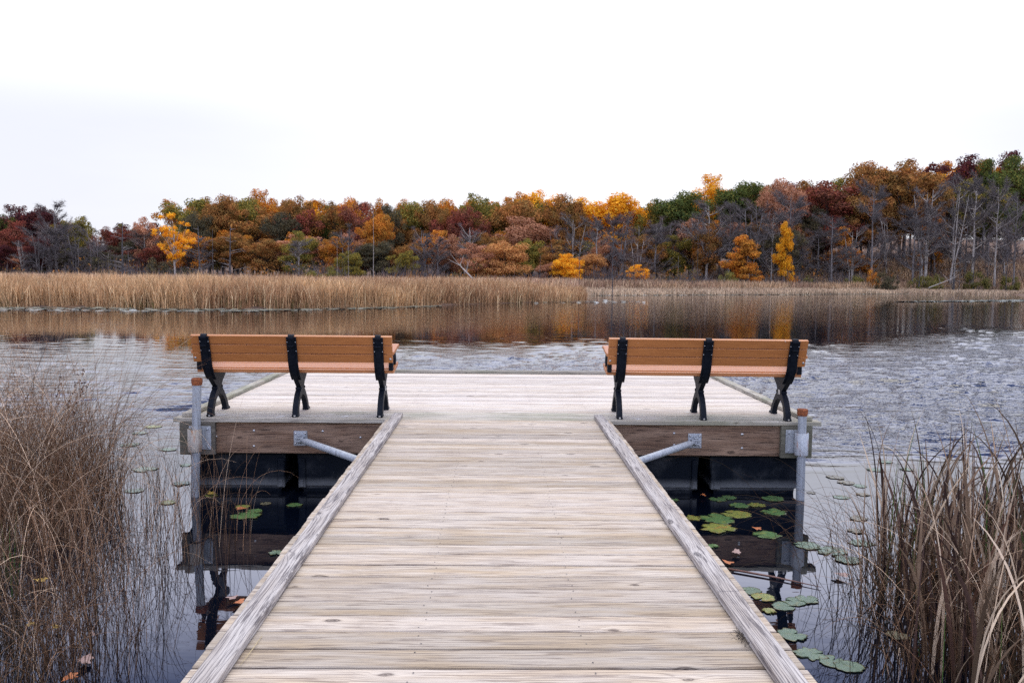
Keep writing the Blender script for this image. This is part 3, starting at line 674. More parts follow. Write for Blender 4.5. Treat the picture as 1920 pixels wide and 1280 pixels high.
for i, sd in enumerate((61, 66)):      # layered tree: flat sprays along level branches
    g = np.random.default_rng(sd); cl = []; mb = MB(); mb.tube([(0, 0, -0.6), (0, 0, 8), (0.2, 0, 19.3)], [0.3, 0.2, 0.03], 7)
    for k in range(30):
        z = 3.0+g.uniform(0, 15.5); R_ = 5.0*(0.35+0.65*math.sin(PI*min(1, (z+1.5)/19)))*g.uniform(0.45, 1.1); a = g.uniform(0, 2*PI)
        e = Vector((R_*math.cos(a), R_*math.sin(a), z+g.uniform(-1.2, 1.0))); mb.tube([(0, 0, z-0.8), e*0.5+Vector((0, 0, z*0.5)), e], [0.09, 0.06, 0.02], 4, cap=False)
        for f in (0.35, 0.6, 0.85, 1.05):
            if g.random() < .85: cl.append((np.array([e.x*f+g.uniform(-.7, .7), e.y*f+g.uniform(-.7, .7), z+(e.z-z)*f+g.uniform(-.9, .9)]), g.uniform(0.5, 1.6)))
    PR['tier', i] = Proto(mesh_only(quads('crown', clump_leaves(g, cl, 330, 0.22, flat=0.75, fill=.6), KM['O'])), mesh_only(mb.build('trunk', BARK, norm=False)))
def bare_proto(seed, H=20.0, width=5.0, ntw=6500, up=0.5, trunkr=0.24, multi=1):
    g = np.random.default_rng(seed); mb = MB(); ends = []
    for m in range(multi):
        lx, ly = (g.uniform(-.12, .12), g.uniform(-.1, .1)) if multi > 1 else (g.uniform(-.03, .03), 0)
        hz = H*g.uniform(0.8, 0.95); P = [Vector((lx*z*1.0+g.uniform(-.18, .18)*(z > 0), ly*z+g.uniform(-.18, .18)*(z > 0), z)) for z in np.linspace(-0.5, hz, 7)]
        mb.tube(P, list(np.linspace(trunkr, 0.03, 7)), 6)
        nb = 20//multi+4
        for k in range(nb):
            t = g.uniform(0.22, 0.97); i = min(5, int(t*6)); s = P[i].lerp(P[i+1], t*6-i); a = g.uniform(0, 2*PI)
            L_ = width*(1.15-0.85*abs(t-0.45)**0.8)*g.uniform(0.55, 1.05); e = s+Vector((math.cos(a)*L_, math.sin(a)*L_, L_*up*g.uniform(0.6, 1.9)))
            mid = s.lerp(e, 0.5)+Vector((0, 0, -0.15*L_*up)); mb.tube([s, mid, e], [0.08, 0.055, 0.02], 4, cap=False)
            for q in range(6):
                f = g.uniform(0.25, 1.0); p = s.lerp(mid, f*2) if f < .5 else mid.lerp(e, f*2-1)
                a2 = a+g.uniform(-1.3, 1.3); l2 = L_*g.uniform(0.25, 0.55); e2 = p+Vector((math.cos(a2)*l2, math.sin(a2)*l2, l2*g.uniform(0.1, 1.3)))
                mb.tube([p, e2], [0.035, 0.012], 3, cap=False); ends.append((np.array(p), np.array(e2)))
        ends.append((np.array(P[5]), np.array(P[6])))
    E = np.array([e for e in ends]); k = g.integers(0, len(E), ntw); f = g.uniform(0, 1.1, ntw)[:, None]
    S = E[k, 0]*(1-f)+E[k, 1]*f; d = g.normal(size=(ntw, 3))+np.array([0, 0, 0.7]); d /= np.linalg.norm(d, axis=1)[:, None]; L_ = g.uniform(0.35, 1.15, ntw)[:, None]
    sd = np.cross(d, g.normal(size=(ntw, 3))); sd /= np.linalg.norm(sd, axis=1)[:, None]; wd = g.uniform(0.010, 0.022, ntw)[:, None]
    T = np.stack([S-sd*wd, S+sd*wd, S+d*L_], 1)
    return Proto(mesh_only(quads('crown', T, KM['GR'], tri=True)), mesh_only(mb.build('trunk', BARKG, norm=False)))
for i, a in enumerate(((71, 20, 3.6, 7500, .9, .22, 1), (75, 20, 3.0, 6500, 1.1, .18, 2), (78, 20, 4.2, 8500, .6, .26, 1), (83, 20, 3.2, 7500, .8, .16, 3))): PR['bare', i] = bare_proto(*a)
def snag_proto(seed, H=12.0, nb=14, L0=2.2, up=0.3, r0=0.2, curve=-0.3):
    g = np.random.default_rng(seed); mb = MB(); lx = g.uniform(-.03, .03)
    P = [Vector((lx*z+g.uniform(-.06, .06), g.uniform(-.06, .06), z)) for z in np.linspace(-0.5, H, 7)]; mb.tube(P, list(np.linspace(r0, 0.035, 7)), 7)
    br = MB()
    for k in range(nb):
        t = g.uniform(0.15, 0.97); i = min(5, int(t*6)); s = P[i].lerp(P[i+1], t*6-i); a = g.uniform(0, 2*PI); L_ = L0*(1.2-t)*g.uniform(0.4, 1.2)
        q = [s+Vector((math.cos(a)*L_*f, math.sin(a)*L_*f, L_*(up*f+curve*f*f))) for f in (0, .35, .7, 1)]; br.tube(q, [0.06, 0.045, 0.03, 0.012], 4, cap=False)
        for _ in range(2):
            f = g.integers(1, 3); p = q[f]; a2 = a+g.uniform(-1, 1); br.tube([p, p+Vector((math.cos(a2), math.sin(a2), g.uniform(-.2, .6)))*L_*0.35], [0.02, 0.008], 3, cap=False)
    return Proto(mesh_only(br.build('branches', BARKG, norm=False)), mesh_only(mb.build('trunk', BARKB, norm=False)))
for i, a in enumerate(((91, 12, 20, 3.2, .5, .2, -.2), (92, 12, 7, 1.3, .4, .13, 0), (97, 12, 26, 3.6, 1.0, .2, -1.2))): PR['snag', i] = snag_proto(*a)
for i, sd in enumerate((101, 104, 107)):
    g = np.random.default_rng(sd); cl = []
    for k in range(26):
        a = g.uniform(0, 2*PI); q = 4.6*math.sqrt(g.random()); cl.append((np.array([q*math.cos(a), q*math.sin(a), g.uniform(0.8, 1.0)*(7.2*math.sqrt(max(0.05, 1-(q/5.4)**2)))*g.uniform(0.25, 1)]), g.uniform(0.9, 1.7)))
    mb = MB()
    for c, r in cl: mb.tube([(c[0]*.15, c[1]*.15, -0.3), (c[0]*.5, c[1]*.5, c[2]*.5), tuple(c)], [0.09, 0.06, 0.02], 4, cap=False)
    PR['shrub', i] = Proto(mesh_only(quads('crown', clump_leaves(g, cl, 300, 0.2, fill=.6), KM['SH'])), mesh_only(mb.build('stems', BARKG, norm=False)))
NP = {'oak': 6, 'vase': 2, 'tier': 2, 'bare': 4, 'snag': 3, 'shrub': 3}

PHR = {'AP': 'apricot', 'R': 'crimson', 'M': 'dark maroon', 'O': 'orange', 'Y': 'golden yellow', 'G': 'dark green', 'OG': 'olive', 'B': 'rust brown', 'P': 'pinkish tan', 'D': 'dull grey green', 'SH': 'olive', 'GR': 'bare grey', 'GP': 'bare purplish brown'}
ORD = ['', 'second', 'third', 'fourth', 'fifth', 'sixth', 'seventh', 'eighth', 'ninth', 'tenth', 'eleventh', 'twelfth', 'thirteenth', 'fourteenth', 'fifteenth', 'sixteenth', 'seventeenth', 'eighteenth', 'nineteenth', 'twentieth', 'twenty-first', 'twenty-second', 'twenty-third', 'twenty-fourth', 'twenty-fifth']
TREES = []       # (x, ytop, width px, shape, kind, Y)
def T(shape, kind, Y, *items):
    for it in items: TREES.append((it[0], it[1], it[2], shape, kind, Y, it[3] if len(it) > 3 else None))
# skyline and mid crowns, read off the photograph; distances are real metres
T('oak', 'M', 176, (22, 380, 62), (62, 376, 48), (98, 390, 52), (232, 412, 62), (1775, 281, 98), (1432, 340, 58), (436, 364, 48), (1905, 268, 50))
T('oak', 'R', 168, (34, 412, 50), (206, 424, 40), (250, 424, 44), (560, 386, 60), (668, 366, 66), (1502, 346, 60), (1556, 336, 104), (1530, 372, 60), (868, 386, 60), (836, 398, 44))
T('oak', 'G', 172, (4, 400, 40), (1275, 352, 88), (1385, 334, 88), (1893, 290, 84), (1862, 283, 46), (612, 388, 44))
T('oak', 'OG', 174, (130, 398, 50), (150, 408, 34), (452, 362, 58), (786, 370, 62), (906, 352, 66), (918, 378, 56), (1565, 332, 66), (1425, 336, 50), (1235, 372, 50), (735, 392, 36))
T('oak', 'D', 165, (525, 390, 52), (724, 372, 34), (368, 395, 50), (345, 470, 50), (250, 440, 60), (300, 432, 60), (1522, 386, 54))
T('oak', 'OG', 178, (356, 360, 84), (1000, 362, 50), (240, 416, 34))
T('oak', 'B', 170, (405, 381, 54), (418, 358, 44), (472, 376, 78), (550, 366, 60), (640, 372, 50), (756, 408, 62), (956, 360, 72), (1052, 354, 40), (1080, 374, 40), (1636, 291, 80), (1692, 320, 92), (1702, 295, 96), (1520, 325, 52), (815, 366, 52), (705, 420, 52))
T('oak', 'O', 182, (479, 350, 44), (504, 362, 50), (534, 362, 54), (604, 362, 60), (640, 360, 50), (706, 372, 48), (765, 372, 44), (860, 366, 44), (826, 364, 44), (980, 358, 50), (1845, 291, 54), (1838, 322, 40), (1660, 300, 50), (942, 360, 40))
T('oak', 'O', 158, (704, 394, 50), (1600, 470, 60))
T('oak', 'Y', 180, (580, 373, 40), (1014, 354, 76), (1140, 355, 96), (1192, 374, 66), (1215, 374, 44), (1170, 360, 60), (990, 362, 40), (1800, 302, 44), (1040, 372, 36), (1328, 322, 60))
T('oak', 'P', 160, (585, 434, 92), (686, 442, 70), (975, 402, 96), (1475, 325, 54), (660, 430, 50), (275, 402, 44), (1295, 402, 50), (20, 470, 50), (745, 470, 50))
T('oak', 'P', 135, (900, 450, 54), (1030, 488, 36))
T('oak', 'AP', 135, (950, 450, 76), (1104, 472, 48), (898, 474, 46))
T('oak', 'Y', 132, (1068, 474, 46)); T('oak', 'Y', 132, (1198, 492, 30))
T('oak', 'OG', 132, (756, 466, 40), (660, 470, 40))
T('vase', 'Y', 138, (326, 394, 84))
T('vase', 'O', 172, (200, 432, 30))
T('tier', 'O', 140, (1400, 436, 76)); T('tier', 'Y', 140, (1476, 410, 40)); T('bare', 'GP', 140, (1195, 440, 46)); T('tier', 'O', 160, (1575, 420, 60), (1750, 400, 60))
T('bare', 'GR', 150, (100, 368, 50), (72, 426, 44), (106, 424, 40), (142, 430, 42), (176, 424, 40), (122, 440, 40), (44, 450, 36), (210, 470, 40), (374, 440, 40), (560, 450, 40), (642, 420, 48), (801, 424, 48), (890, 418, 50), (822, 440, 44), (1075, 402, 60), (1120, 410, 50), (1330, 368, 70), (1372, 372, 60), (1410, 382, 60), (1450, 398, 52), (1484, 362, 60), (1562, 404, 60), (1600, 420, 44), (1640, 342, 54), (1742, 336, 66), (1792, 334, 66), (1832, 330, 60), (1874, 342, 52), (1908, 350, 54), (1165, 398, 50), (1230, 420, 56), (1500, 440, 50), (1718, 380, 52))
T('bare', 'GP', 158, (88, 410, 44), (190, 440, 44), (270, 430, 50), (780, 450, 44), (1048, 420, 50), (1190, 412, 50), (1150, 402, 50), (1255, 402, 60), (1296, 396, 60), (1350, 395, 60), (1430, 372, 50), (1536, 430, 50), (1668, 400, 44), (1816, 380, 50), (1260, 440, 50), (610, 440, 46), (850, 446, 50), (1890, 400, 50), (1760, 370, 50), (500, 450, 44), (440, 455, 40), (715, 455, 44))
T('snag', 'S', 118, (228, 416, 60, 0), (241, 470, 40, 0), (373, 424, 50, 0), (398, 430, 30, 1), (430, 424, 56, 0))
T('snag', 'S', 96, (1013, 478, 22, 1), (1087, 440, 26, 1), (1150, 424, 34, 1)); T('snag', 'S', 98, (700, 392, 14, 1), (632, 446, 14, 1), (653, 452, 12, 1))
T('oak', 'B', 168, (1610, 352, 70), (1665, 330, 66), (1735, 318, 70)); T('oak', 'OG', 170, (1790, 330, 60), (1850, 322, 66))
T('snag', 'S', 146, (1790, 500, 60, 2), (1803, 440, 24, 1), (1830, 430, 20, 1), (1855, 460, 26, 1), (1892, 430, 22, 1), (1728, 430, 40, 1), (1310, 420, 20, 1), (1272, 480, 14, 1), (1556, 470, 24, 1), (1640, 480, 20, 1))
T('shrub', 'SH', 108, (606, 486, 84))
T('shrub', 'SH', 136, (1364, 500, 52)); T('shrub', 'SH', 147, (1752, 504, 48), (1718, 508, 40), (1832, 494, 58), (1895, 506, 40), (1600, 508, 50), (1516, 508, 40))
T('shrub', 'O', 146, (1640, 492, 30), (1490, 510, 30)); T('shrub', 'D', 140, (345, 492, 40), (300, 470, 60), (1250, 508, 40), (930, 510, 60), (1665, 500, 50), (850, 505, 40), (700, 508, 36))
# second rows filling the depth of the wood
SKY = np.array([(0, 392), (60, 388), (110, 400), (150, 420), (175, 442), (200, 432), (240, 426), (280, 412), (320, 385), (340, 368), (480, 364), (520, 370), (700, 376), (735, 400), (760, 382), (900, 362), (1000, 366), (1200, 382), (1240, 380), (1275, 362), (1330, 345), (1400, 344), (1480, 336), (1560, 342), (1590, 330), (1620, 304), (1700, 300), (1780, 292), (1860, 296), (1920, 282), (2050, 282)], float)
fr = random.Random(17)
x = -30
while x < 1960:
    base = float(np.interp(x, SKY[:, 0], SKY[:, 1]))
    ks = ['M', 'R', 'B', 'M', 'R'] if x < 300 else ['O', 'B', 'OG', 'O', 'B', 'O', 'Y'] if x < 1000 else ['B', 'O', 'R', 'Y', 'OG'] if x < 1250 else ['B', 'OG', 'M', 'B', 'O', 'R']
    TREES.append((x, base+fr.uniform(0, 16), fr.uniform(56, 76), 'oak', fr.choice(ks), fr.uniform(194, 212), None)); x += fr.uniform(38, 52)
x = -10
while x < 1950:
    base = float(np.interp(x, SKY[:, 0], SKY[:, 1]))
    ks = ['M', 'R', 'R', 'D'] if x < 300 else ['B', 'OG', 'B', 'O', 'D', 'O'] if x < 1000 else ['B', 'O', 'P', 'OG', 'B'] if x < 1500 else ['B', 'OG', 'B', 'O', 'B']
    TREES.append((x, base+fr.uniform(55, 85), fr.uniform(52, 70), 'oak', fr.choice(ks), fr.uniform(176, 186) if x > 1500 else fr.uniform(158, 166), None)); x += fr.uniform(50, 66)
x = 0
while x < 1575:
    base = float(np.interp(x, SKY[:, 0], SKY[:, 1])); base = base+(500-base)*fr.uniform(0.45, 0.62)
    ks = ['M', 'D', 'R'] if x < 300 else ['B', 'D', 'P', 'OG', 'B', 'O'] if x < 1500 else ['B', 'B', 'OG', 'D']
    TREES.append((x, base, fr.uniform(44, 60), 'oak', fr.choice(ks), fr.uniform(150, 156) if x < 1500 else fr.uniform(168, 174), None)); x += fr.uniform(60, 80)
sect = [(-999, 170, 'at the left end'), (170, 345, 'under the treeline dip'), (345, 745, 'above the left bench'), (745, 1135, 'between the two benches'), (1135, 1520, 'above the right bench'), (1520, 9999, 'in the tall right hand wood')]
PHS = {'oak': 'tree', 'vase': 'vase shaped tree', 'tier': 'layered tree', 'bare': 'tree', 'snag': 'dead tree', 'shrub': 'shrub'}
NAME = {'oak': 'broadleaf_tree', 'vase': 'vase_shaped_tree', 'tier': 'layered_tree', 'bare': 'bare_tree', 'snag': 'dead_tree', 'shrub': 'shrub'}
rows = []
for it in TREES:
    X_, yt, wd, sh, kd, Y_, var = it; s = next(t for a, b, t in sect if a <= X_ < b); sky = float(np.interp(X_, SKY[:, 0], SKY[:, 1]))
    lay = '' if sh in ('snag', 'shrub', 'vase', 'tier') else ('skyline ' if yt < sky+6 else 'mid-height ' if yt < sky+50 else 'low ')
    col = 'leafless' if kd == 'S' else PHR[kd]
    if X_ < -5 or X_ > 1925: lay = 'edge '+lay
    rows.append((f'{col} {lay}{PHS[sh]}', s, it))
cnt = {}
for k in sorted(range(len(rows)), key=lambda k: rows[k][2][0]):
    ph, s, it = rows[k]; tot = sum(1 for r in rows if r[0] == ph and r[1] == s); i = cnt.get((ph, s), 0); cnt[ph, s] = i+1
    if tot == 1: lab = f'single {ph} {s}'
    elif i == 0: lab = f'leftmost {ph} {s}'
    elif i == tot-1: lab = f'rightmost {ph} {s}'
    else: lab = f'{ORD[i]} {ph} from the left {s}'
    rows[k] = (ph, s, it, lab)
pr = random.Random(9); seen_k = {}
for ph, s, (X_, yt, wd, sh, kd, Y_, var), lab in rows:
    p = survey(X_, yt, 'Y', Y_); gz = float(ground(p[0], Y_)); H = p[2]-gz; Wm = wd*Y_/F_PX
    i = seen_k.get(sh, 0); seen_k[sh] = i+1
    pk = PR[sh, var if var is not None else pr.randrange(NP[sh])]
    href = {'snag': 12.0, 'shrub': 8.2, 'oak': 19.9, 'bare': 19.6}.get(sh, 20.2)
    wref = {'oak': 12.6, 'vase': 11.5, 'tier': 10.5, 'bare': 8.0, 'snag': 4.5, 'shrub': 11.5}[sh]
    boost = {'oak': 1.5, 'bare': 1.5, 'tier': 1.1}.get(sh, 1.0)
    root = empty(NAME[sh], (p[0], Y_, gz), pr.uniform(0, 2*PI)); sz = H/href; sx = Wm*boost/wref
    if sh == 'oak': sx = max(sx, sz*0.68)
    if sh == 'snag': sx = max(sx, sz*0.4)
    root.scale = (sx, sx, sz)
    cat = 'shrub' if sh == 'shrub' else 'tree'
    tag(root, lab, cat, {'oak': 'autumn trees along the far shore', 'bare': 'bare trees along the far shore', 'snag': 'dead trees at the marsh edge', 'shrub': 'shrubs at the marsh edge'}.get(sh, 'autumn trees along the far shore'))
    co = bpy.data.objects.new('branches' if sh == 'snag' else 'crown', pk.crown); link(co, root)
    if sh != 'snag': co.material_slots[0].link = 'OBJECT'; co.material_slots[0].material = KM[kd]
    to = bpy.data.objects.new('stems' if sh == 'shrub' else 'trunk', pk.trunk); link(to, root)
    if sh == 'snag' and wd <= 16: to.material_slots[0].link = 'OBJECT'; to.material_slots[0].material = BARKP
    if sh == 'bare' and pr.random() < .3: to.material_slots[0].link = 'OBJECT'; to.material_slots[0].material = BARKP
    if sh == 'oak' and X_ > 1500 and pr.random() < .5: to.material_slots[0].link = 'OBJECT'; to.material_slots[0].material = BARKG
# fallen dead trunks lying in the marsh
for (x0, y0, x1, y1, Y_, lab) in ((886, 522, 858, 493, 92, 'bleached dead trunk leaning out of the marsh grass between the benches'), (1745, 538, 1792, 520, 141, 'bleached fallen trunk lying in the reeds at the right'), (1634, 515, 1660, 482, 150, 'dark fallen trunk leaning on the slope at the right')):
    a = survey(x0, y0, 'Y', Y_); b = survey(x1, y1, 'Y', Y_+3)
    root = empty('dead_log', tuple(a)); tag(root, lab, 'log'); d = Vector(b-a); mb = MB()
    mb.tube([-d*0.08, d*0.4, d], [0.10, 0.07, 0.03], 7); g_ = random.Random(int(x0))
    for _ in range(7):
        f = g_.uniform(0.3, 1); mb.tube([d*f, d*f+Vector((g_.uniform(-1.6, 1.6), g_.uniform(-.5, .5), g_.uniform(0.2, 1.8)))], [0.04, 0.012], 4, cap=False)
    mb.build('bole', BARKP if x0 != 1634 else BARKB, root, norm=False)

# ------------------------------------------------------------------ brush under the wood edge (nobody could count it)
g = np.random.default_rng(77)
def twig_field(name, n, X, Y, H, label, mat, wd=(0.02, 0.045), spread=0.45):
    z0 = ground(X, Y); az = g.uniform(0, 2*PI, n); S = np.stack([X, Y, z0-0.1+H*g.uniform(0, 0.7, n)], -1); t = g.uniform(0, spread*2, n)
    d = np.stack([np.sin(t)*np.cos(az), np.sin(t)*np.sin(az), np.cos(t)], -1); L_ = (H*g.uniform(0.25, 0.6, n))[:, None]; w_ = g.uniform(*wd, n)[:, None]
    sd = np.stack([-np.sin(az)+0.0, np.cos(az), 0*az], -1); sd = sd*0.5+np.array([1.0, 0, 0])*0.7; M1 = S+d*L_*0.5
    P = np.stack([S-sd*w_, S+sd*w_, M1+d*L_*0.5], 1)
    o = quads(name, P, mat, tri=True); tag(o, label, kind='stuff'); return o
n = 46000; bx = g.uniform(-105, 118, n); sy = np.where(bx < 8, 122+g.uniform(0, 1, n)**1.5*34, np.maximum(np.interp(bx, SX, SY)+13, 122)+g.uniform(0, 1, n)**1.3*34)
hb = (1.9+2.6*np.abs(np.sin(bx*0.21+1)*np.sin(bx*0.083)))*g.uniform(0.5, 1.15, n)
twig_field('undergrowth', n, bx, sy, hb, 'grey purple tangle of leafless undergrowth along the foot of the woods', KM['GR'])
n = 9000; bx = g.uniform(-90, 112, n); sy = np.maximum(np.interp(bx, SX, SY)+16, 126)+g.uniform(0, 26, n)
cen = g.uniform(0, 1, n); hh = np.abs(np.sin(bx*0.37)*np.sin(bx*0.11+2))*4.0+0.6
C = np.stack([bx, sy, ground(bx, sy)+hh*g.uniform(0, 1, n)], -1); N = g.normal(size=(n, 3)); N /= np.linalg.norm(N, axis=1)[:, None]
tag(quads('undergrowth_leaves', leaf_quads(g, C, N, 0.24), leafy('low rust and gold leaves', (0.26, 0.12, 0.04), (0.13, 0.11, 0.05), (0.5, 0.2, 0.05), patch=0.12)), 'low rust and olive leaves scattered through the undergrowth', kind='stuff')

# ------------------------------------------------------------------ marsh reeds on the far shore
def reed_mat(name, a, b, c, patch=0.10, isl=1.2):
    return leafy(name, a, b, c, trans=0.2, patch=patch, island=isl)
RM = reed_mat('tan marsh reeds', (0.54, 0.345, 0.18), (0.34, 0.195, 0.105), (0.76, 0.57, 0.34))
RM2 = reed_mat('far marsh reeds', (0.50, 0.33, 0.20), (0.32, 0.20, 0.14), (0.68, 0.52, 0.34))
RM3 = reed_mat('low pale marsh grass', (0.56, 0.42, 0.29), (0.44, 0.32, 0.22), (0.70, 0.56, 0.40))
RM4 = reed_mat('olive sedge', (0.16, 0.14, 0.05), (0.24, 0.16, 0.07), (0.4, 0.28, 0.12))
def blades(name, X, Y, H, W, mat, label, lean=0.16, tipbend=0.5):
    n = len(X); z0 = ground(X, Y)-0.05; az = g.uniform(0, 2*PI, n); t = np.abs(g.normal(0, lean, n)); S = np.stack([X, Y, z0], -1)
    dx = np.stack([np.cos(az)*np.sin(t), np.sin(az)*np.sin(t), np.cos(t)], -1); t2 = t+g.uniform(0, tipbend, n)
    d2 = np.stack([np.cos(az)*np.sin(t2), np.sin(az)*np.sin(t2), np.cos(t2)], -1)
    a2 = g.uniform(-0.9, 0.9, n); sd = np.stack([np.cos(a2), np.sin(a2), 0*a2], -1)*(W/2)[:, None]; Hh = H[:, None]
    M1 = S+dx*Hh*0.62; E_ = M1+d2*Hh*0.38
    V = np.stack([S-sd*.8, S+sd*.8, M1+sd, M1-sd, E_+sd*0.15, E_-sd*0.15], 1).reshape(-1, 3); b = np.arange(n)[:, None]*6
    Fq = np.concatenate([b+np.array([0, 1, 2, 3]), b+np.array([3, 2, 4, 5])], 0)
    o = indexed(name, V, Fq, mat, smooth=False); tag(o, label, kind='stuff'); return o
def lf(X, Y, a=0.35, b=0.5): return np.sin(X*a+np.sin(Y*b)*1.7)*np.sin(Y*b*0.7+X*a*0.6)
def left_zone(n, s0, s1, x0=-62, x1=8.2, p=1.0):
    X = g.uniform(x0, x1, n); Y = np.interp(X, SX, SY)+0.7+0.45*np.sin(X*0.8+1)*np.sin(X*0.31)+0.25*np.sin(X*2.9)+s0+(s1-s0)*g.uniform(0, 1, n)**p; return X, Y
X1, Y1_ = left_zone(90000, 0.0, 9.0, p=1.3); e = Y1_-np.interp(X1, SX, SY)
H1 = (1.58+0.32*sstep(0.5, 4.0, e)+0.22*lf(X1, Y1_)+0.24*lf(X1, Y1_, 1.3, 1.1))*g.uniform(0.5, 1.06, len(X1))*(1-0.38*sstep(-2, 8, X1))
blades('marsh_reeds', X1, Y1_, H1, g.uniform(0.016, 0.042, len(X1)), RM, 'dense tan reeds along the water edge of the left marsh')
X1, Y1_ = left_zone(34000, 9.0, 70.0, -95, 9.5, 1.2)
keep = Y1_ < 128; X1, Y1_ = X1[keep], Y1_[keep]; H1 = (1.96+0.10*lf(X1, Y1_, .2, .2))*g.uniform(0.75, 1.04, len(X1))
blades('marsh_reeds', X1, Y1_, H1, g.uniform(0.05, 0.10, len(X1)), RM2, 'brownish reeds further back across the left marsh')
X1, Y1_ = left_zone(7000, 0.0, 1.2, -62, 2); m = np.sin(X1*0.55)*np.sin(X1*.21+1) > 0.12; X1, Y1_ = X1[m], Y1_[m]
blades('marsh_sedge', X1, Y1_, 0.75*g.uniform(0.5, 1.1, len(X1)), g.uniform(0.02, 0.05, len(X1)), RM4, 'low olive sedge at the foot of the left reeds')
n = 52000; X1 = g.uniform(9.5, 112, n); s_ = g.uniform(0, 9, n)**1.0; Y1_ = np.interp(X1, SX, SY)+0.4+s_
blades('marsh_grass', X1, Y1_, (0.62+0.10*lf(X1, Y1_)+0.35*sstep(6, 9, s_))*g.uniform(0.6, 1.1, n), g.uniform(0.04, 0.10, n), RM3, 'low pale grass along the water edge of the far shore')
n = 46000; X1 = g.uniform(4, 118, n); Y1_ = np.maximum(np.interp(X1, SX, SY), 99)+8.5+g.uniform(0, 26, n)
blades('marsh_reeds', X1, Y1_, (1.85+0.22*lf(X1, Y1_))*g.uniform(0.55, 1.06, n), g.uniform(0.05, 0.11, n), RM2, 'brown reeds behind the pale grass of the far shore')
n = 5200; X1 = g.uniform(57, 80, n); Y1_ = g.uniform(86, 112, n); m = inland(X1, Y1_) > 0.3; X1, Y1_ = X1[m], Y1_[m]
blades('marsh_reeds', X1, Y1_, 1.5*g.uniform(0.5, 1.1, len(X1)), g.uniform(0.04, 0.09, len(X1)), RM2, 'reeds on the small point at the right edge')
# ruddy brush in the marsh between the two reed beds
n = 12000; X1 = g.uniform(-30, 9, n); Y1_ = np.maximum(np.interp(X1, SX, SY)+14, g.uniform(84, 112, n))
twig_field('marsh_brush', n, X1, Y1_, (1.5+0.9*np.abs(lf(X1, Y1_, .3, .3)))*g.uniform(.6, 1.1, n), 'reddish brown brush standing among the marsh reeds', leafy('ruddy twigs', (0.20, 0.10, 0.085), (0.30, 0.15, 0.06), (0.45, 0.22, 0.05), trans=.1, patch=.15), wd=(0.03, 0.07))
# ------------------------------------------------------------------ lily pads
def pad_mat(name, a, b, c, wet=0.28):
    w = NT(name); obj = w.n('TexCoord', out=3); r = w.n('ObjectInfo', out=5); rr = w.n('NewGeometry', out=8)
    o2 = w.vmath('ADD', obj, w.n('CombineXYZ', {0: w.math('MULTIPLY', r, 50.0), 1: w.math('MULTIPLY', rr, 30.0), 2: 0.0}))
    f = w.mapr(w.noise(o2, 9.0, 4.0, 0.6), 0.42, 0.68); q = w.mapr(w.noise(o2, 3.5, 2.0), 0.55, 0.7)
    col = w.mix(f, rgb(*a), rgb(*b)); col = w.mix(w.math('MULTIPLY', q, 0.8), col, rgb(*c))
    sp_ = w.t.nodes.new('ShaderNodeSeparateXYZ'); w.t.links.new(obj, sp_.inputs[0]); rad = w.math('SQRT', w.math('ADD', w.math('MULTIPLY', sp_.outputs[0], sp_.outputs[0]), w.math('MULTIPLY', sp_.outputs[1], sp_.outputs[1])))
    vein = w.math('POWER', w.math('ABSOLUTE', w.math('COSINE', w.math('MULTIPLY', w.math('ARCTAN2', sp_.outputs[1], sp_.outputs[0]), 8.0))), 14.0)
    if 'far' not in name:
        col = w.mix(w.math('MULTIPLY', vein, 0.22), col, rgb(c[0]*1.2, c[1]*1.3, c[2]*1.2))
        col = w.mix(w.math('MULTIPLY', w.mapr(w.math('ADD', rad, w.math('MULTIPLY', w.noise(o2, 12.0, 3.0), 0.16)), 0.51, 0.58), 0.5), col, rgb(0.16, 0.10, 0.035))
        col = w.mix(w.math('GREATER_THAN', w.noise(o2, 30.0, 2.0), 0.70), col, rgb(0.05, 0.035, 0.02))
    w.bsdf(Base_Color=col, Roughness=wet, Specular_IOR_Level=0.5, Normal=w.bump(w.noise(o2, 28.0, 3.0), 0.5, 0.003)); return w.m
PM = {'g': pad_mat('green lily pad', (0.085, 0.17, 0.055), (0.05, 0.11, 0.05), (0.16, 0.19, 0.05)),
      'y': pad_mat('yellowing lily pad', (0.22, 0.24, 0.05), (0.10, 0.15, 0.05), (0.30, 0.16, 0.04)),
      's': pad_mat('silvery green lily pad', (0.105, 0.165, 0.105), (0.075, 0.12, 0.085), (0.15, 0.17, 0.08)),
      'b': pad_mat('brown decayed lily pad', (0.14, 0.13, 0.08), (0.08, 0.07, 0.05), (0.20, 0.17, 0.09))}
PW = {'g': 'green', 'y': 'yellowing', 's': 'silvery green', 'b': 'brownish'}
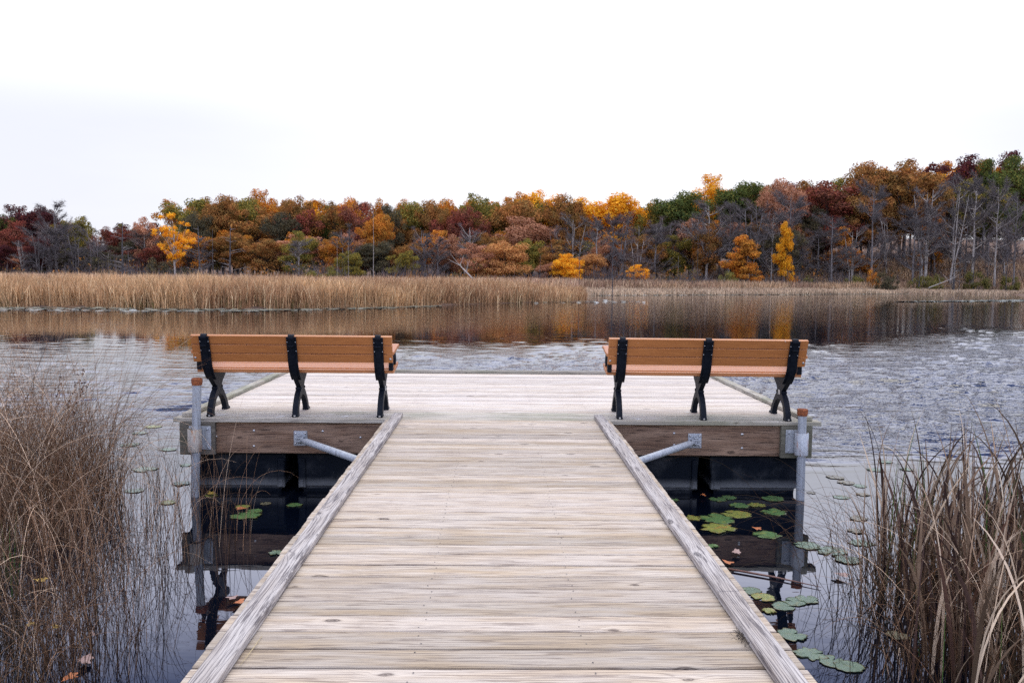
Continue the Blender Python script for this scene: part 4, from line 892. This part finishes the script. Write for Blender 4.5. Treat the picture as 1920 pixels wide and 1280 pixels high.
def pad_mesh(seed, ragged):
    r = random.Random(seed); n = 40; mb = MB(); top = []; notch = r.uniform(0, 2*PI)
    ph = [r.uniform(0, 6.28) for _ in range(5)]
    prof = []
    for k in range(n):
        a = k/n*2*PI; R_ = 1+0.035*math.sin(2*a+ph[0])+0.03*math.sin(5*a+ph[1])+ragged*(0.07*math.sin(7*a+ph[2])+0.06*math.sin(11*a+ph[3])-0.16*max(0, math.sin(3*a+ph[4]))**6)
        da = abs((a+PI) % (2*PI)-PI)
        if da < 0.22: R_ *= 0.12+0.88*(da/0.22)**0.8
        prof.append((a+notch, R_*0.5))
    V = [(0, 0, 0.003)]
    for f, z in ((0.5, 0.003), (0.88, 0.002), (1.0, 0.0025)):
        for a, R_ in prof: V.append((R_*f*math.cos(a)*1.0, R_*f*math.sin(a), z+0.0015*f*ragged*(1+math.sin(3*a+ph[1]))))
    for a, R_ in prof: V.append((R_*0.985*math.cos(a), R_*0.985*math.sin(a), 0.001))
    Fc = [(0, 1+k, 1+(k+1) % n) for k in range(n)]
    for i in range(3): Fc += [(1+i*n+k, 1+(i+1)*n+k, 1+(i+1)*n+(k+1) % n, 1+i*n+(k+1) % n) for k in range(n)]
    me = bpy.data.meshes.new('lily_pad'); me.from_pydata(V, [], Fc); me.polygons.foreach_set('use_smooth', [True]*len(Fc)); me.materials.append(PM['g']); me.update(); return me
PADM = [pad_mesh(i*7+1, rg) for i, rg in enumerate((0.5, 0.4, 0.8, 1.1, 1.5, 0.6, 0.9, 1.3))]
PADS = [(1346, 936, 32, 'g'), (1366, 933, 33, 'g'), (1386, 948, 40, 'g'), (1449, 935, 43, 'g'), (1451, 960, 46, 'g'), (1419, 947, 30, 'y'), (1344, 973, 72, 'g'), (1347, 991, 62, 'y'), (1381, 964, 56, 'y'), (1437, 1003, 54, 'g'), (1336, 1024, 22, 'g'), (1262, 938, 22, 'g'), (1298, 971, 34, 'y'),
 (1514, 1023, 52, 's'), (1560, 1034, 60, 's'), (1590, 1050, 50, 's'), (1615, 1018, 44, 's'), (1408, 1108, 40, 's'), (1431, 1120, 46, 'y'), (1442, 1146, 27, 'y'), (1470, 1136, 50, 's'), (1492, 1128, 50, 's'), (1514, 1124, 42, 's'), (1484, 1191, 54, 's'), (1520, 1226, 62, 's'), (1560, 1240, 50, 's'), (1592, 1250, 56, 's'), (1683, 1193, 44, 'b'),
 (1612, 911, 28, 's'), (1618, 927, 26, 'b'), (1566, 895, 34, 'b'), (1586, 905, 32, 'b'), (1577, 932, 30, 's'), (1640, 881, 30, 's'), (1610, 972, 36, 'b'), (1604, 996, 28, 'b'), (1521, 924, 16, 'b'), (1660, 866, 26, 's'), (1700, 880, 26, 's'),
 (460, 967, 56, 'g'), (477, 958, 32, 'g'), (455, 950, 26, 'y'), (552, 947, 30, 'g'), (518, 1037, 28, 's'), (396, 929, 24, 'y'), (498, 944, 20, 'b'),
 (287, 800, 32, 'y'), (315, 843, 32, 's'), (272, 880, 44, 's'), (252, 920, 34, 's'), (316, 942, 30, 'y'), (340, 907, 32, 's'), (348, 872, 22, 's'), (244, 834, 34, 's'), (262, 812, 30, 's')]
def zone(x, y):
    if x > 1250 and x < 1475 and y < 1060: return 'in the dark reflection under the right bench'
    if 1390 < x < 1660 and y >= 1060: return 'beside the right curb of the walkway'
    if x >= 1475 and y >= 1000: return 'in front of the right hand cattails'
    if x >= 1475: return 'in open water past the right corner pipe'
    if x > 380 and x < 620: return 'in the dark reflection under the left bench'
    return 'in open water left of the left corner pipe'
def ordered(items, key, word):
    """unique labels: items sharing a phrase are told apart by their order from the bottom of the group"""
    out = {}; grp = {}
    for i, it in enumerate(items): grp.setdefault(key(it), []).append(i)
    for ph, ids in grp.items():
        ids.sort(key=lambda i: -items[i][1])
        for r_, i in enumerate(ids):
            out[i] = ph[0]+f' {word} '+ph[1] if len(ids) == 1 else (('nearest ' if r_ == 0 else 'farthest ' if r_ == len(ids)-1 else ORD[r_]+' nearest ')+ph[0]+f' {word} '+ph[1])
    return out
labs = ordered(PADS, lambda p: (('small ' if p[2] < 30 else '')+PW[p[3]], zone(p[0], p[1])), 'lily pad'); pr = random.Random(4)
for i, (x, y, wpx, k) in enumerate(PADS):
    p = survey(x, y, 'Z', 0.0); dm = wpx*(p[1]+0.1)/F_PX
    o = bpy.data.objects.new('lily_pad', PADM[pr.randrange(8)]); link(o); o.location = (p[0], p[1], 0.0008+0.0012*(i % 4)); o.rotation_euler = (0, 0, pr.uniform(0, 6.28)); o.scale = (dm, dm*pr.uniform(0.85, 1.1), 1)
    o.material_slots[0].link = 'OBJECT'; o.material_slots[0].material = PM[k]; tag(o, labs[i], 'lily pad', 'lily pads floating around the dock')
def far_pads(n, X, Y, label, r=(0.10, 0.24)):
    K = 9; a = np.linspace(0, 2*PI, K+1)[:-1]; R_ = g.uniform(*r, n)[:, None]; tl = g.normal(0, 0.05, (n, 2))
    px = np.cos(a)*R_; py = np.sin(a)*R_; V = np.stack([X[:, None]+px, Y[:, None]+py, 0.015+0.02*g.random(n)[:, None]+px*tl[:, :1]+py*tl[:, 1:]], -1)
    me = bpy.data.meshes.new('lily_pads'); me.vertices.add(n*K); me.vertices.foreach_set('co', V.reshape(-1)); me.loops.add(n*K); me.loops.foreach_set('vertex_index', np.arange(n*K, dtype=np.int32)); me.polygons.add(n); me.polygons.foreach_set('loop_start', np.arange(0, n*K, K, dtype=np.int32)); me.update(calc_edges=True)
    me.materials.append(pad_mat('pale far lily pads', (0.22, 0.24, 0.20), (0.15, 0.17, 0.13), (0.25, 0.22, 0.15), 0.25)); o = bpy.data.objects.new('lily_pads', me); link(o); tag(o, label, kind='stuff')
n = 1300; X1 = g.uniform(-45, -4, n); far_pads(n, X1, np.interp(X1, SX, SY)-0.3-g.uniform(0, 1, n)**1.4*5.0*(0.4+0.6*np.clip((-X1-5)/20, 0, 1)), 'pale strip of floating lily pads along the left marsh')
n = 110; X1 = g.uniform(3, 13, n); far_pads(n, X1, 70.5+(X1-3)*0.6+g.normal(0, 1.8, n), 'pale floating pads at the tip of the marsh')
n = 900; X1 = g.uniform(12, 66, n); far_pads(n, X1, np.interp(X1, SX, SY)-g.uniform(0, 1.2, n), 'thin pale line of pads along the far waterline')
n = 1500; t = g.uniform(0, 1, n); X1 = 40+26*t; far_pads(n, X1, 84+14*t+g.normal(0, 2.2, n)*t, 'pale floating weed off the small point at the right')

# ------------------------------------------------------------------ fallen leaves and a floating stalk
def oak_leaf(seed):
    r = random.Random(seed); pts = []
    for k in range(28):
        a = k/28*2*PI; R_ = 0.5*(0.55+0.45*abs(math.cos(3.5*a+0.3)))*(1+0.15*r.uniform(-1, 1)); pts.append((R_*1.25*math.cos(a), R_*0.8*math.sin(a), 0.012+0.05*math.sin(a*2+seed)*R_*0.3))
    me = bpy.data.meshes.new('fallen_leaf'); me.from_pydata([(0, 0, 0.01)]+pts, [], [(0, 1+k, 1+(k+1) % 28) for k in range(28)]); me.update(); return me
LM = {'orange': simple('orange fallen leaf', (0.50, 0.17, 0.05), 0.6, scale=30, col2=(0.3, 0.08, 0.03)), 'yellow': simple('yellow fallen leaf', (0.50, 0.36, 0.06), 0.6, scale=30, col2=(0.3, 0.16, 0.04)), 'pinkish brown': simple('pinkish fallen leaf', (0.36, 0.24, 0.22), 0.6, scale=30)}
LEAVES = [(1418, 991, 20, 'orange'), (1366, 1055, 24, 'orange'), (1380, 1036, 26, 'pinkish brown'), (454, 957, 22, 'orange'), (75, 1088, 26, 'yellow'), (107, 1176, 22, 'yellow'), (60, 1172, 22, 'yellow'), (160, 1238, 40, 'pinkish brown'), (131, 1272, 34, 'orange'), (448, 1130, 26, 'orange'), (436, 1121, 22, 'pinkish brown'), (1318, 929, 14, 'orange'), (1576, 1078, 30, 'pinkish brown'), (172, 1192, 18, 'pinkish brown'), (398, 926, 22, 'yellow')]
lm = [oak_leaf(i) for i in range(4)]
for m_ in lm: m_.materials.append(LM['orange'])
labs = ordered(LEAVES, lambda p: (p[3]+' fallen', zone(p[0], p[1]) if p[0] > 330 else 'on the water among the left grass'), 'leaf')
for i, (x, y, wpx, k) in enumerate(LEAVES):
    p = survey(x, y, 'Z', 0.02); s = wpx*(p[1]+0.1)/F_PX*0.9
    o = bpy.data.objects.new('fallen_leaf', lm[i % 4]); link(o); o.location = (p[0], p[1], 0.018 if i not in (3,) else 0.03); o.scale = (s, s, 1); o.rotation_euler = (0, 0, pr.uniform(0, 6.28)); o.material_slots[0].link = 'OBJECT'; o.material_slots[0].material = LM[k]; tag(o, labs[i], 'leaf', 'fallen leaves on the water')
a = survey(1366, 1066, 'Z', 0.012); b = survey(1540, 1100, 'Z', 0.012)
mb = MB(); mb.tube([tuple(a), tuple((a+b)/2+np.array([0, 0.02, 0])), tuple(b)], [0.008, 0.007, 0.002], 6); o = mb.build('floating_stalk', simple('reddish dead stalk', (0.22, 0.11, 0.09), 0.6, scale=12)); tag(o, 'reddish dead stalk floating flat on the water beside the right curb', 'stalk')

# ------------------------------------------------------------------ near grass and cattails
def strands(g, base, az, a0, bend, L, r0, pw=1.5, S=12, drift=None, wob=0.0):
    n = len(L); t = np.linspace(0, 1, S+1)[None, :]; th = a0[:, None]+bend[:, None]*t**pw; ph = az[:, None]+(drift[:, None]*t if drift is not None else 0)
    if wob: th = th+wob*np.sin(t*9+az[:, None]*5)
    T_ = np.stack([np.sin(th)*np.cos(ph), np.sin(th)*np.sin(ph), np.cos(th)], -1); P = np.cumsum(T_*(L[:, None, None]/S), 1); P = np.concatenate([np.zeros((n, 1, 3)), P[:, :-1]], 1)+base[:, None, :]
    side = np.stack([-np.sin(ph), np.cos(ph), 0*ph], -1); nrm = np.cross(T_, side); return P, T_, side, nrm
def tubes3(P, side, nrm, r0, taper=0.75):
    n, S, _ = P.shape; t = np.linspace(0, 1, S)[None, :, None]; r = r0[:, None, None]*(1-taper*t**1.5)
    R = [P+(side*math.cos(a)+nrm*math.sin(a))*r for a in (0, 2*PI/3, 4*PI/3)]; V = np.stack(R, 2).reshape(-1, 3)
    b = (np.arange(n)*S*3)[:, None, None]+(np.arange(S-1)*3)[None, :, None]+np.zeros((1, 1, 1), int); q = [b+np.array([k, (k+1) % 3, 3+(k+1) % 3, 3+k]) for k in range(3)]
    return V, np.concatenate([x_.reshape(-1, 4) for x_ in q], 0)
def ribbons(P, side, nrm, w0, tip=0.05, twist=None):
    n, S, _ = P.shape; t = np.linspace(0, 1, S)[None, :, None]; w_ = w0[:, None, None]*(0.75+0.5*t-0.25*t*t)*(1-(1-tip)*np.clip((t-0.55)/0.45, 0, 1)**1.5)/2
    if twist is not None:
        an = (twist[:, 0:1]+twist[:, 1:2]*np.linspace(0, 1, S)[None, :])[..., None]; s2 = side*np.cos(an)+nrm*np.sin(an); n2 = np.cross(s2, np.cross(side, nrm))
    else: s2, n2 = side, nrm
    V = np.stack([P-s2*w_, P+n2*w_*0.22, P+s2*w_], 2).reshape(-1, 3)
    b = (np.arange(n)*S*3)[:, None, None]+(np.arange(S-1)*3)[None, :, None]
    return V, np.concatenate([(b+np.array([0, 1, 4, 3])).reshape(-1, 4), (b+np.array([1, 2, 5, 4])).reshape(-1, 4)], 0)
SEDGE = leafy('dry sedge stems', (0.30, 0.18, 0.11), (0.12, 0.068, 0.042), (0.80, 0.61, 0.44), trans=0.1, patch=0.8, island=1.3)
SEDGE_D = leafy('dark wet stems', (0.085, 0.05, 0.032), (0.045, 0.036, 0.025), (0.20, 0.11, 0.06), trans=0.1, patch=1.2, island=0.8)
GREENB = leafy('green blades', (0.07, 0.13, 0.035), (0.05, 0.09, 0.03), (0.14, 0.16, 0.05), trans=0.3, patch=2.0, island=0.5)
CAT = leafy('dry cattail leaves', (0.26, 0.18, 0.12), (0.11, 0.072, 0.05), (0.66, 0.52, 0.38), trans=0.15, patch=1.2, island=1.3)
g = np.random.default_rng(2024)
def field(name, n, fx, L, a0, bend, r, mat, label, ribbon=False, lean_az=None, drift=0.5, S=12, pw=1.5):
    B = np.array([fx() for _ in range(n)]); B = np.concatenate([B, np.full((n, 1), -0.06)], 1)
    az = g.uniform(0, 2*PI, n) if lean_az is None else g.normal(lean_az[0], lean_az[1], n)
    LL = g.uniform(*L, n); P, T_, sd, nm = strands(g, B, az, np.abs(g.normal(0, a0, n)), g.uniform(0, 1, n)**1.0*(bend[1]-bend[0])+bend[0], LL, None, pw=pw, S=S, drift=g.normal(0, drift, n))
    rr = g.uniform(*r, n)
    if ribbon: V, Fq = ribbons(P, sd, nm, rr, twist=np.stack([g.uniform(-1.4, 1.4, n), g.uniform(-1.2, 1.2, n)], 1))
    else: V, Fq = tubes3(P, sd, nm, rr)
    o = indexed(name, V, Fq, mat, smooth=not ribbon); tag(o, label, kind='stuff'); return o
def dense_left():
    while True:
        x, y = g.uniform(-6.4, -2.7), g.uniform(4.3, 9.0)
        if ((x+4.95)/1.75)**2+((y-6.5)/2.4)**2 < 1 and x < -2.75-0.02*y: return (x, y)
def fringe_left():
    c = [(-2.35, 6.2, .30), (-2.75, 7.0, .30), (-2.5, 5.6, .25), (-2.55, 4.8, .35), (-3.0, 5.5, .5), (-3.3, 6.6, .4), (-2.9, 4.2, .4), (-2.3, 4.6, .2), (-3.3, 7.8, .3)]
    k = c[g.integers(0, len(c))]; return (k[0]+g.normal(0, k[2]), k[1]+g.normal(0, k[2]*1.1))
def fl():
    while True:
        p = fringe_left()
        if p[0] < -1.75: return p
field('sedge', 5600, dense_left, (0.7, 1.9), 0.18, (0.2, 2.9), (0.0012, 0.0024), SEDGE, 'dense tangle of dry arching sedge left of the dock')
field('sedge', 900, dense_left, (0.5, 1.2), 0.25, (0.0, 1.2), (0.0012, 0.0022), SEDGE_D, 'dark lower stems inside the left sedge tangle')
field('sedge', 360, fl, (0.5, 1.3), 0.14, (0.2, 2.7), (0.0013, 0.0023), SEDGE, 'sparse arching sedge stems fringing the left tangle', pw=2.0)
field('sedge', 180, fl, (0.35, 0.95), 0.18, (0.0, 0.8), (0.0013, 0.0022), SEDGE_D, 'short dark stems standing in the water by the left tangle')
field('sedge', 620, lambda: (g.uniform(-3.6, -1.75-0.25*(g.random())), g.uniform(3.2, 4.6)), (0.25, 0.85), 0.22, (0.0, 1.5), (0.0013, 0.0024), SEDGE_D, 'dark stems low in the corner left of the walkway')
field('sedge', 260, lambda: (g.uniform(-3.7, -2.1), g.uniform(3.3, 4.8)), (0.5, 1.25), 0.2, (0.5, 2.9), (0.0013, 0.0024), SEDGE, 'pale arching stems in the corner left of the walkway')
field('green_grass', 260, lambda: (g.uniform(-4.6, -3.0), g.uniform(4.2, 5.4)), (0.3, 0.75), 0.2, (0.0, 0.8), (0.004, 0.008), GREENB, 'green blades low in the left tangle', ribbon=True)
def right_zone():
    while True:
        y = g.uniform(3.5, 6.5); x = g.uniform(1.9, 4.6)
        edge = 2.22+(y-4.3)*0.34
        if x > edge+0.02+0.14*math.sin(y*7): return (x, y)
CAT_L = leafy('pale straw cattail leaves', (0.62, 0.49, 0.35), (0.45, 0.34, 0.24), (0.80, 0.70, 0.56), trans=0.2, patch=1.5, island=0.7)
CAT_D = leafy('dark rotting cattail leaves', (0.085, 0.052, 0.042), (0.045, 0.03, 0.028), (0.17, 0.09, 0.06), trans=0.05, patch=1.5, island=0.8)
field('cattails', 340, right_zone, (0.5, 1.32), 0.12, (0.0, 1.3), (0.010, 0.024), CAT, 'thick stand of dry cattail leaves right of the dock', ribbon=True, pw=2.6, drift=0.4)
field('cattails', 70, right_zone, (0.4, 1.2), 0.14, (0.2, 2.0), (0.006, 0.014), CAT_L, 'pale straw coloured leaves through the cattail stand', ribbon=True, pw=3.0, drift=0.5)
field('cattails', 330, right_zone, (0.4, 1.25), 0.13, (0.0, 1.5), (0.010, 0.024), CAT_D, 'dark rotting leaves through the cattail stand', ribbon=True, pw=2.6, drift=0.4)
field('cattails', 260, right_zone, (0.4, 0.9), 0.22, (0.6, 2.6), (0.006, 0.012), CAT, 'bent and broken cattail leaves in the right stand', ribbon=True, pw=3.5, drift=0.8)
field('cattails', 1100, right_zone, (0.25, 0.75), 0.22, (0.0, 1.6), (0.005, 0.011), SEDGE_D, 'dark brown leaf litter low in the cattail stand', ribbon=True)
field('sedge', 900, right_zone, (0.6, 1.15), 0.2, (0.2, 2.2), (0.0012, 0.0022), SEDGE, 'thin sedge stems mixed into the cattail stand')
field('green_grass', 60, right_zone, (0.5, 1.1), 0.08, (0.0, 0.35), (0.008, 0.014), GREENB, 'a few green blades among the cattails', ribbon=True)
def right_fr():
    c = [(2.35, 5.0, .14), (2.5, 5.6, .12), (2.15, 4.5, .12), (2.0, 4.15, .1), (2.3, 5.4, .15)]; k = c[g.integers(0, len(c))]; return (k[0]+g.normal(0, k[2]), k[1]+g.normal(0, k[2]*1.5))
field('sedge', 85, right_fr, (0.7, 1.35), 0.15, (0.9, 3.0), (0.0013, 0.0022), SEDGE_D, 'long thin stems arching out over the lily pads', lean_az=(PI, 0.7), pw=1.6)
field('sedge', 60, right_fr, (0.5, 1.0), 0.2, (0.2, 2.2), (0.0013, 0.0022), SEDGE, 'loose pale stems at the edge of the cattails', pw=1.6)

# tall plants that can be told apart, each its own thing
def plant(name, px, ytop, Y_, lab, kind, seed, nl=1, bend=0.1, tilt=0.0, w0=0.013, mat=None):
    top = survey(px, ytop, 'Y', Y_); r = np.random.default_rng(seed); L0 = top[2]+0.03; bx = top[0]-math.tan(tilt)*L0
    root = empty(name, (bx, Y_, 0)); tag(root, lab, 'cattail' if name == 'cattail' else 'reed', 'tall dry cattails standing out of the right stand' if name == 'cattail' else None)
    for i in range(nl):
        Li = L0/math.cos(tilt)*(1 if i == 0 else r.uniform(0.5, 0.85)); B = np.array([[r.uniform(-.01, .01), r.uniform(-.02, .02), -0.05]])
        az = np.array([0.0 if i == 0 else r.uniform(0, 6.28)]); a0 = np.array([tilt if i == 0 else r.uniform(0.05, 0.25)]); bd = np.array([bend if i == 0 else r.uniform(0.1, 0.9)])
        P, T_, sd, nm = strands(r, B, az, a0, bd, np.array([Li*(1+0.10*abs(bend))]), None, pw=4.0 if kind == 'bent' else 2.0, S=16)
        V, Fq = ribbons(P, np.tile(np.array([0.35, -0.93, 0.0])*0+np.array([0.85, 0.5, 0.0]), (1, P.shape[1], 1)), nm*0+np.array([0.5, -0.85, 0]), np.array([w0*(1 if i == 0 else .8)]))
        indexed('leaf', V, Fq, mat or CAT, root, smooth=False)
CT = [(1632, 782, 5.3, 'broken topped brown cattail leaf at the outer edge of the stand', 'bent', 0.9, -0.10, .013), (1650, 830, 5.2, 'upright tan cattail beside the broken topped one', '', 0.15, -0.04, .014), (1662, 800, 5.3, 'pale straight cattail left of the green blade', '', 0.25, 0.0, .012),
      (1712, 772, 5.5, 'tall green blade leaning right above the cattails', 'green', 0.12, 0.12, .012), (1684, 832, 5.4, 'short green upright blade beside the tall leaning one', 'green', 0.05, 0.03, .011), (1812, 762, 5.0, 'tallest straight tan cattail in the stand', '', 0.04, 0.01, .011), (1842, 786, 4.9, 'pale tan cattail leaf next to the tallest one', '', 0.3, 0.06, .012),
      (1790, 812, 4.9, 'dark brown cattail with a curled tip', '', 0.5, -0.22, .011), (1872, 790, 5.1, 'slim tan cattail leaning right over the stand', '', 0.1, 0.18, .011), (1905, 800, 4.6, 'dark brown cattail at the right edge of the photo', '', 0.2, 0.16, .013), (1625, 862, 4.9, 'stubby dark cattail stalk standing in front of the stand', '', 0.02, -0.01, .015), (1735, 850, 5.0, 'tan cattail hooked over at its tip', 'bent', 1.3, 0.05, .013), (1892, 868, 4.1, 'broad grey brown cattail blade low at the right edge', '', 0.05, 0.02, .020), (1826, 905, 4.2, 'broad upright tan cattail in the middle of the stand', '', 0.1, 0.03, .018)]
for i, (x, y, Y_, lab, kd, bd, tl, ww) in enumerate(CT):
    plant('green_reed' if kd == 'green' else 'cattail', x, y, Y_, lab, 'bent' if kd == 'bent' else kd, 300+i, 1 if kd == 'green' else 3, bd, tl, ww, GREENB if kd == 'green' else None)
# seed head weeds rising out of the left tangle
SEEDM = simple('dark brown seed heads', (0.085, 0.05, 0.045), 0.9, scale=60)
for (bx, by, tx, ty, Y_, lab, n_) in ((95, 830, 158, 690, 8.0, 'taller weed stalk with dark seed clusters above the left sedge', 26), (118, 840, 160, 714, 7.4, 'shorter weed stalk with dark seed clusters above the left sedge', 16), (100, 800, 113, 701, 8.3, 'small dark seed tuft on a thin stalk in the left sedge', 7)):
    a = survey(bx, by, 'Y', Y_); b = survey(tx, ty, 'Y', Y_); root = empty('seed_weed', (a[0], Y_, 0)); tag(root, lab, 'weed'); o0 = np.array([a[0], Y_, 0]); aa = Vector(a-o0); bb = Vector(b-o0); rr_ = random.Random(int(tx))
    mb = MB(); mb.tube([(aa.x-0.06, 0, -0.05), tuple(aa), tuple(aa.lerp(bb, .6)), tuple(bb)], [0.003, 0.0026, 0.002, 0.001], 5); mb.build('stem', SEDGE_D, root, norm=False)
    mb = MB()
    for k in range(n_):
        f = rr_.uniform(0.45, 1.0); c = aa.lerp(bb, f)+Vector((rr_.uniform(-.022, .022), rr_.uniform(-.022, .022), rr_.uniform(-.018, .018)))
        for _ in range(3):
            c2 = c+Vector([rr_.uniform(-.009, .009) for _ in range(3)]); mb.dome(tuple(c2), 0.006, 0.007, 6); mb.dome(tuple(c2), 0.006, 0.006, 6, (0, 0, -1))
    mb.build('seed_head', SEEDM, root)

# ------------------------------------------------------------------ light: overcast sky
SUN_EL, SUN_AZ = math.radians(62), math.radians(12)      # azimuth from +Y towards +X
wd_ = bpy.data.worlds.new('World'); scene.world = wd_; wd_.use_nodes = True; nt = wd_.node_tree; nt.nodes.clear()
def wn(typ, ins=None, out=0, **p):
    nd = nt.nodes.new('ShaderNode'+typ)
    for k, v in p.items(): setattr(nd, k, v)
    for k, v in (ins or {}).items():
        if isinstance(v, bpy.types.NodeSocket): nt.links.new(v, nd.inputs[k])
        else: nd.inputs[k].default_value = v
    return nd.outputs[out]
sky = nt.nodes.new('ShaderNodeTexSky'); sky.sky_type = 'NISHITA'; sky.sun_disc = False; sky.sun_elevation = SUN_EL; sky.sun_rotation = SUN_AZ
tc = wn('TexCoord', out=0); sp = nt.nodes.new('ShaderNodeSeparateXYZ'); nt.links.new(tc, sp.inputs[0])
el = wn('MapRange', {0: sp.outputs[2], 1: 0.0, 2: 1.0, 3: 0.0, 4: 1.0})
# cloud veil: thin uneven stratus, brighter ahead; bands and a brighter rear are added for lighting
cv = wn('VectorMath', {0: tc, 1: (1.6, 1.6, 7.0)}, operation='MULTIPLY')
cl1 = wn('TexNoise', {'Vector': cv, 'Scale': 1.3, 'Detail': 5.0, 'Roughness': 0.55})
side = wn('MapRange', {0: sp.outputs[0], 1: -0.62, 2: 0.10, 3: 0.0, 4: 1.0}, interpolation_type='SMOOTHSTEP')
rgt = wn('MapRange', {0: sp.outputs[0], 1: 0.30, 2: 0.65, 3: 1.0, 4: 0.0}, interpolation_type='SMOOTHSTEP')
br = wn('Math', {0: wn('Math', {0: side, 1: side}, operation='MULTIPLY'), 1: rgt}, operation='MULTIPLY')
thin = wn('MapRange', {0: cl1, 1: 0.35, 2: 0.65, 3: -0.12, 4: 0.12})
fac = wn('Math', {0: br, 1: thin}, operation='ADD', use_clamp=True)
def wmix(f, a, b, mode='MIX'):
    nd = nt.nodes.new('ShaderNodeMix'); nd.data_type = 'RGBA'; nd.blend_type = mode
    for k, v in ((0, f), (6, a), (7, b)):
        if isinstance(v, bpy.types.NodeSocket): nt.links.new(v, nd.inputs[k])
        else: nd.inputs[k].default_value = v
    return nd.outputs[2]
cloud = wmix(fac, (0.74, 0.75, 0.83, 1), (0.93, 0.93, 0.985, 1))
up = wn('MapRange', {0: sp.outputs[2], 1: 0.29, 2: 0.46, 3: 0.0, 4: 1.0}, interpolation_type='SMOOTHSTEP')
glow = wn('MapRange', {0: sp.outputs[2], 1: 0.15, 2: 0.40, 3: 0.0, 4: 1.0}, interpolation_type='SMOOTHSTEP'); cloud = wmix(glow, cloud, (2.0, 2.08, 2.6, 1)); cloud = wmix(up, cloud, (0.15, 0.23, 0.60, 1)); top = wn('MapRange', {0: sp.outputs[2], 1: 0.55, 2: 0.8, 3: 0.0, 4: 1.0}, interpolation_type='SMOOTHSTEP'); cloud = wmix(top, cloud, (1.15, 1.18, 1.30, 1))  # bright then dim band, added to shape the reflections in the water
back = wn('MapRange', {0: sp.outputs[1], 1: 0.1, 2: -0.5, 3: 1.0, 4: 1.5}, interpolation_type='SMOOTHSTEP'); bk = nt.nodes.new('ShaderNodeVectorMath'); bk.operation = 'SCALE'; nt.links.new(cloud, bk.inputs[0]); nt.links.new(back, bk.inputs['Scale']); cloud = bk.outputs[0]  # sky behind the camera raised to brighten camera-facing sides
skb = wmix(1.0, sky.outputs[0], (0.10, 0.10, 0.10, 1), 'MULTIPLY')
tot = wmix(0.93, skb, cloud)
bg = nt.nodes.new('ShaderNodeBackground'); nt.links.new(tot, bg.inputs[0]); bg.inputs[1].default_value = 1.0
wo_ = nt.nodes.new('ShaderNodeOutputWorld'); nt.links.new(bg.outputs[0], wo_.inputs[0])
sl = bpy.data.lights.new('sun', 'SUN'); sl.energy = 1.5; sl.angle = math.radians(50); sl.color = (1.0, 0.94, 0.86)
so = bpy.data.objects.new('sun', sl); COL.objects.link(so)
dirv = Vector((math.sin(SUN_AZ)*math.cos(SUN_EL), math.cos(SUN_AZ)*math.cos(SUN_EL), math.sin(SUN_EL))); so.rotation_euler = dirv.to_track_quat('Z', 'Y').to_euler(); so.location = (0, 0, 30)

scene.view_settings.view_transform = 'Standard'; scene.view_settings.look = 'None'; scene.view_settings.exposure = 0.32; scene.view_settings.gamma = 1.0
scene.render.engine = 'CYCLES'; scene.cycles.use_denoising = False; scene.cycles.max_bounces = 6; scene.cycles.diffuse_bounces = 3; scene.cycles.transparent_max_bounces = 8
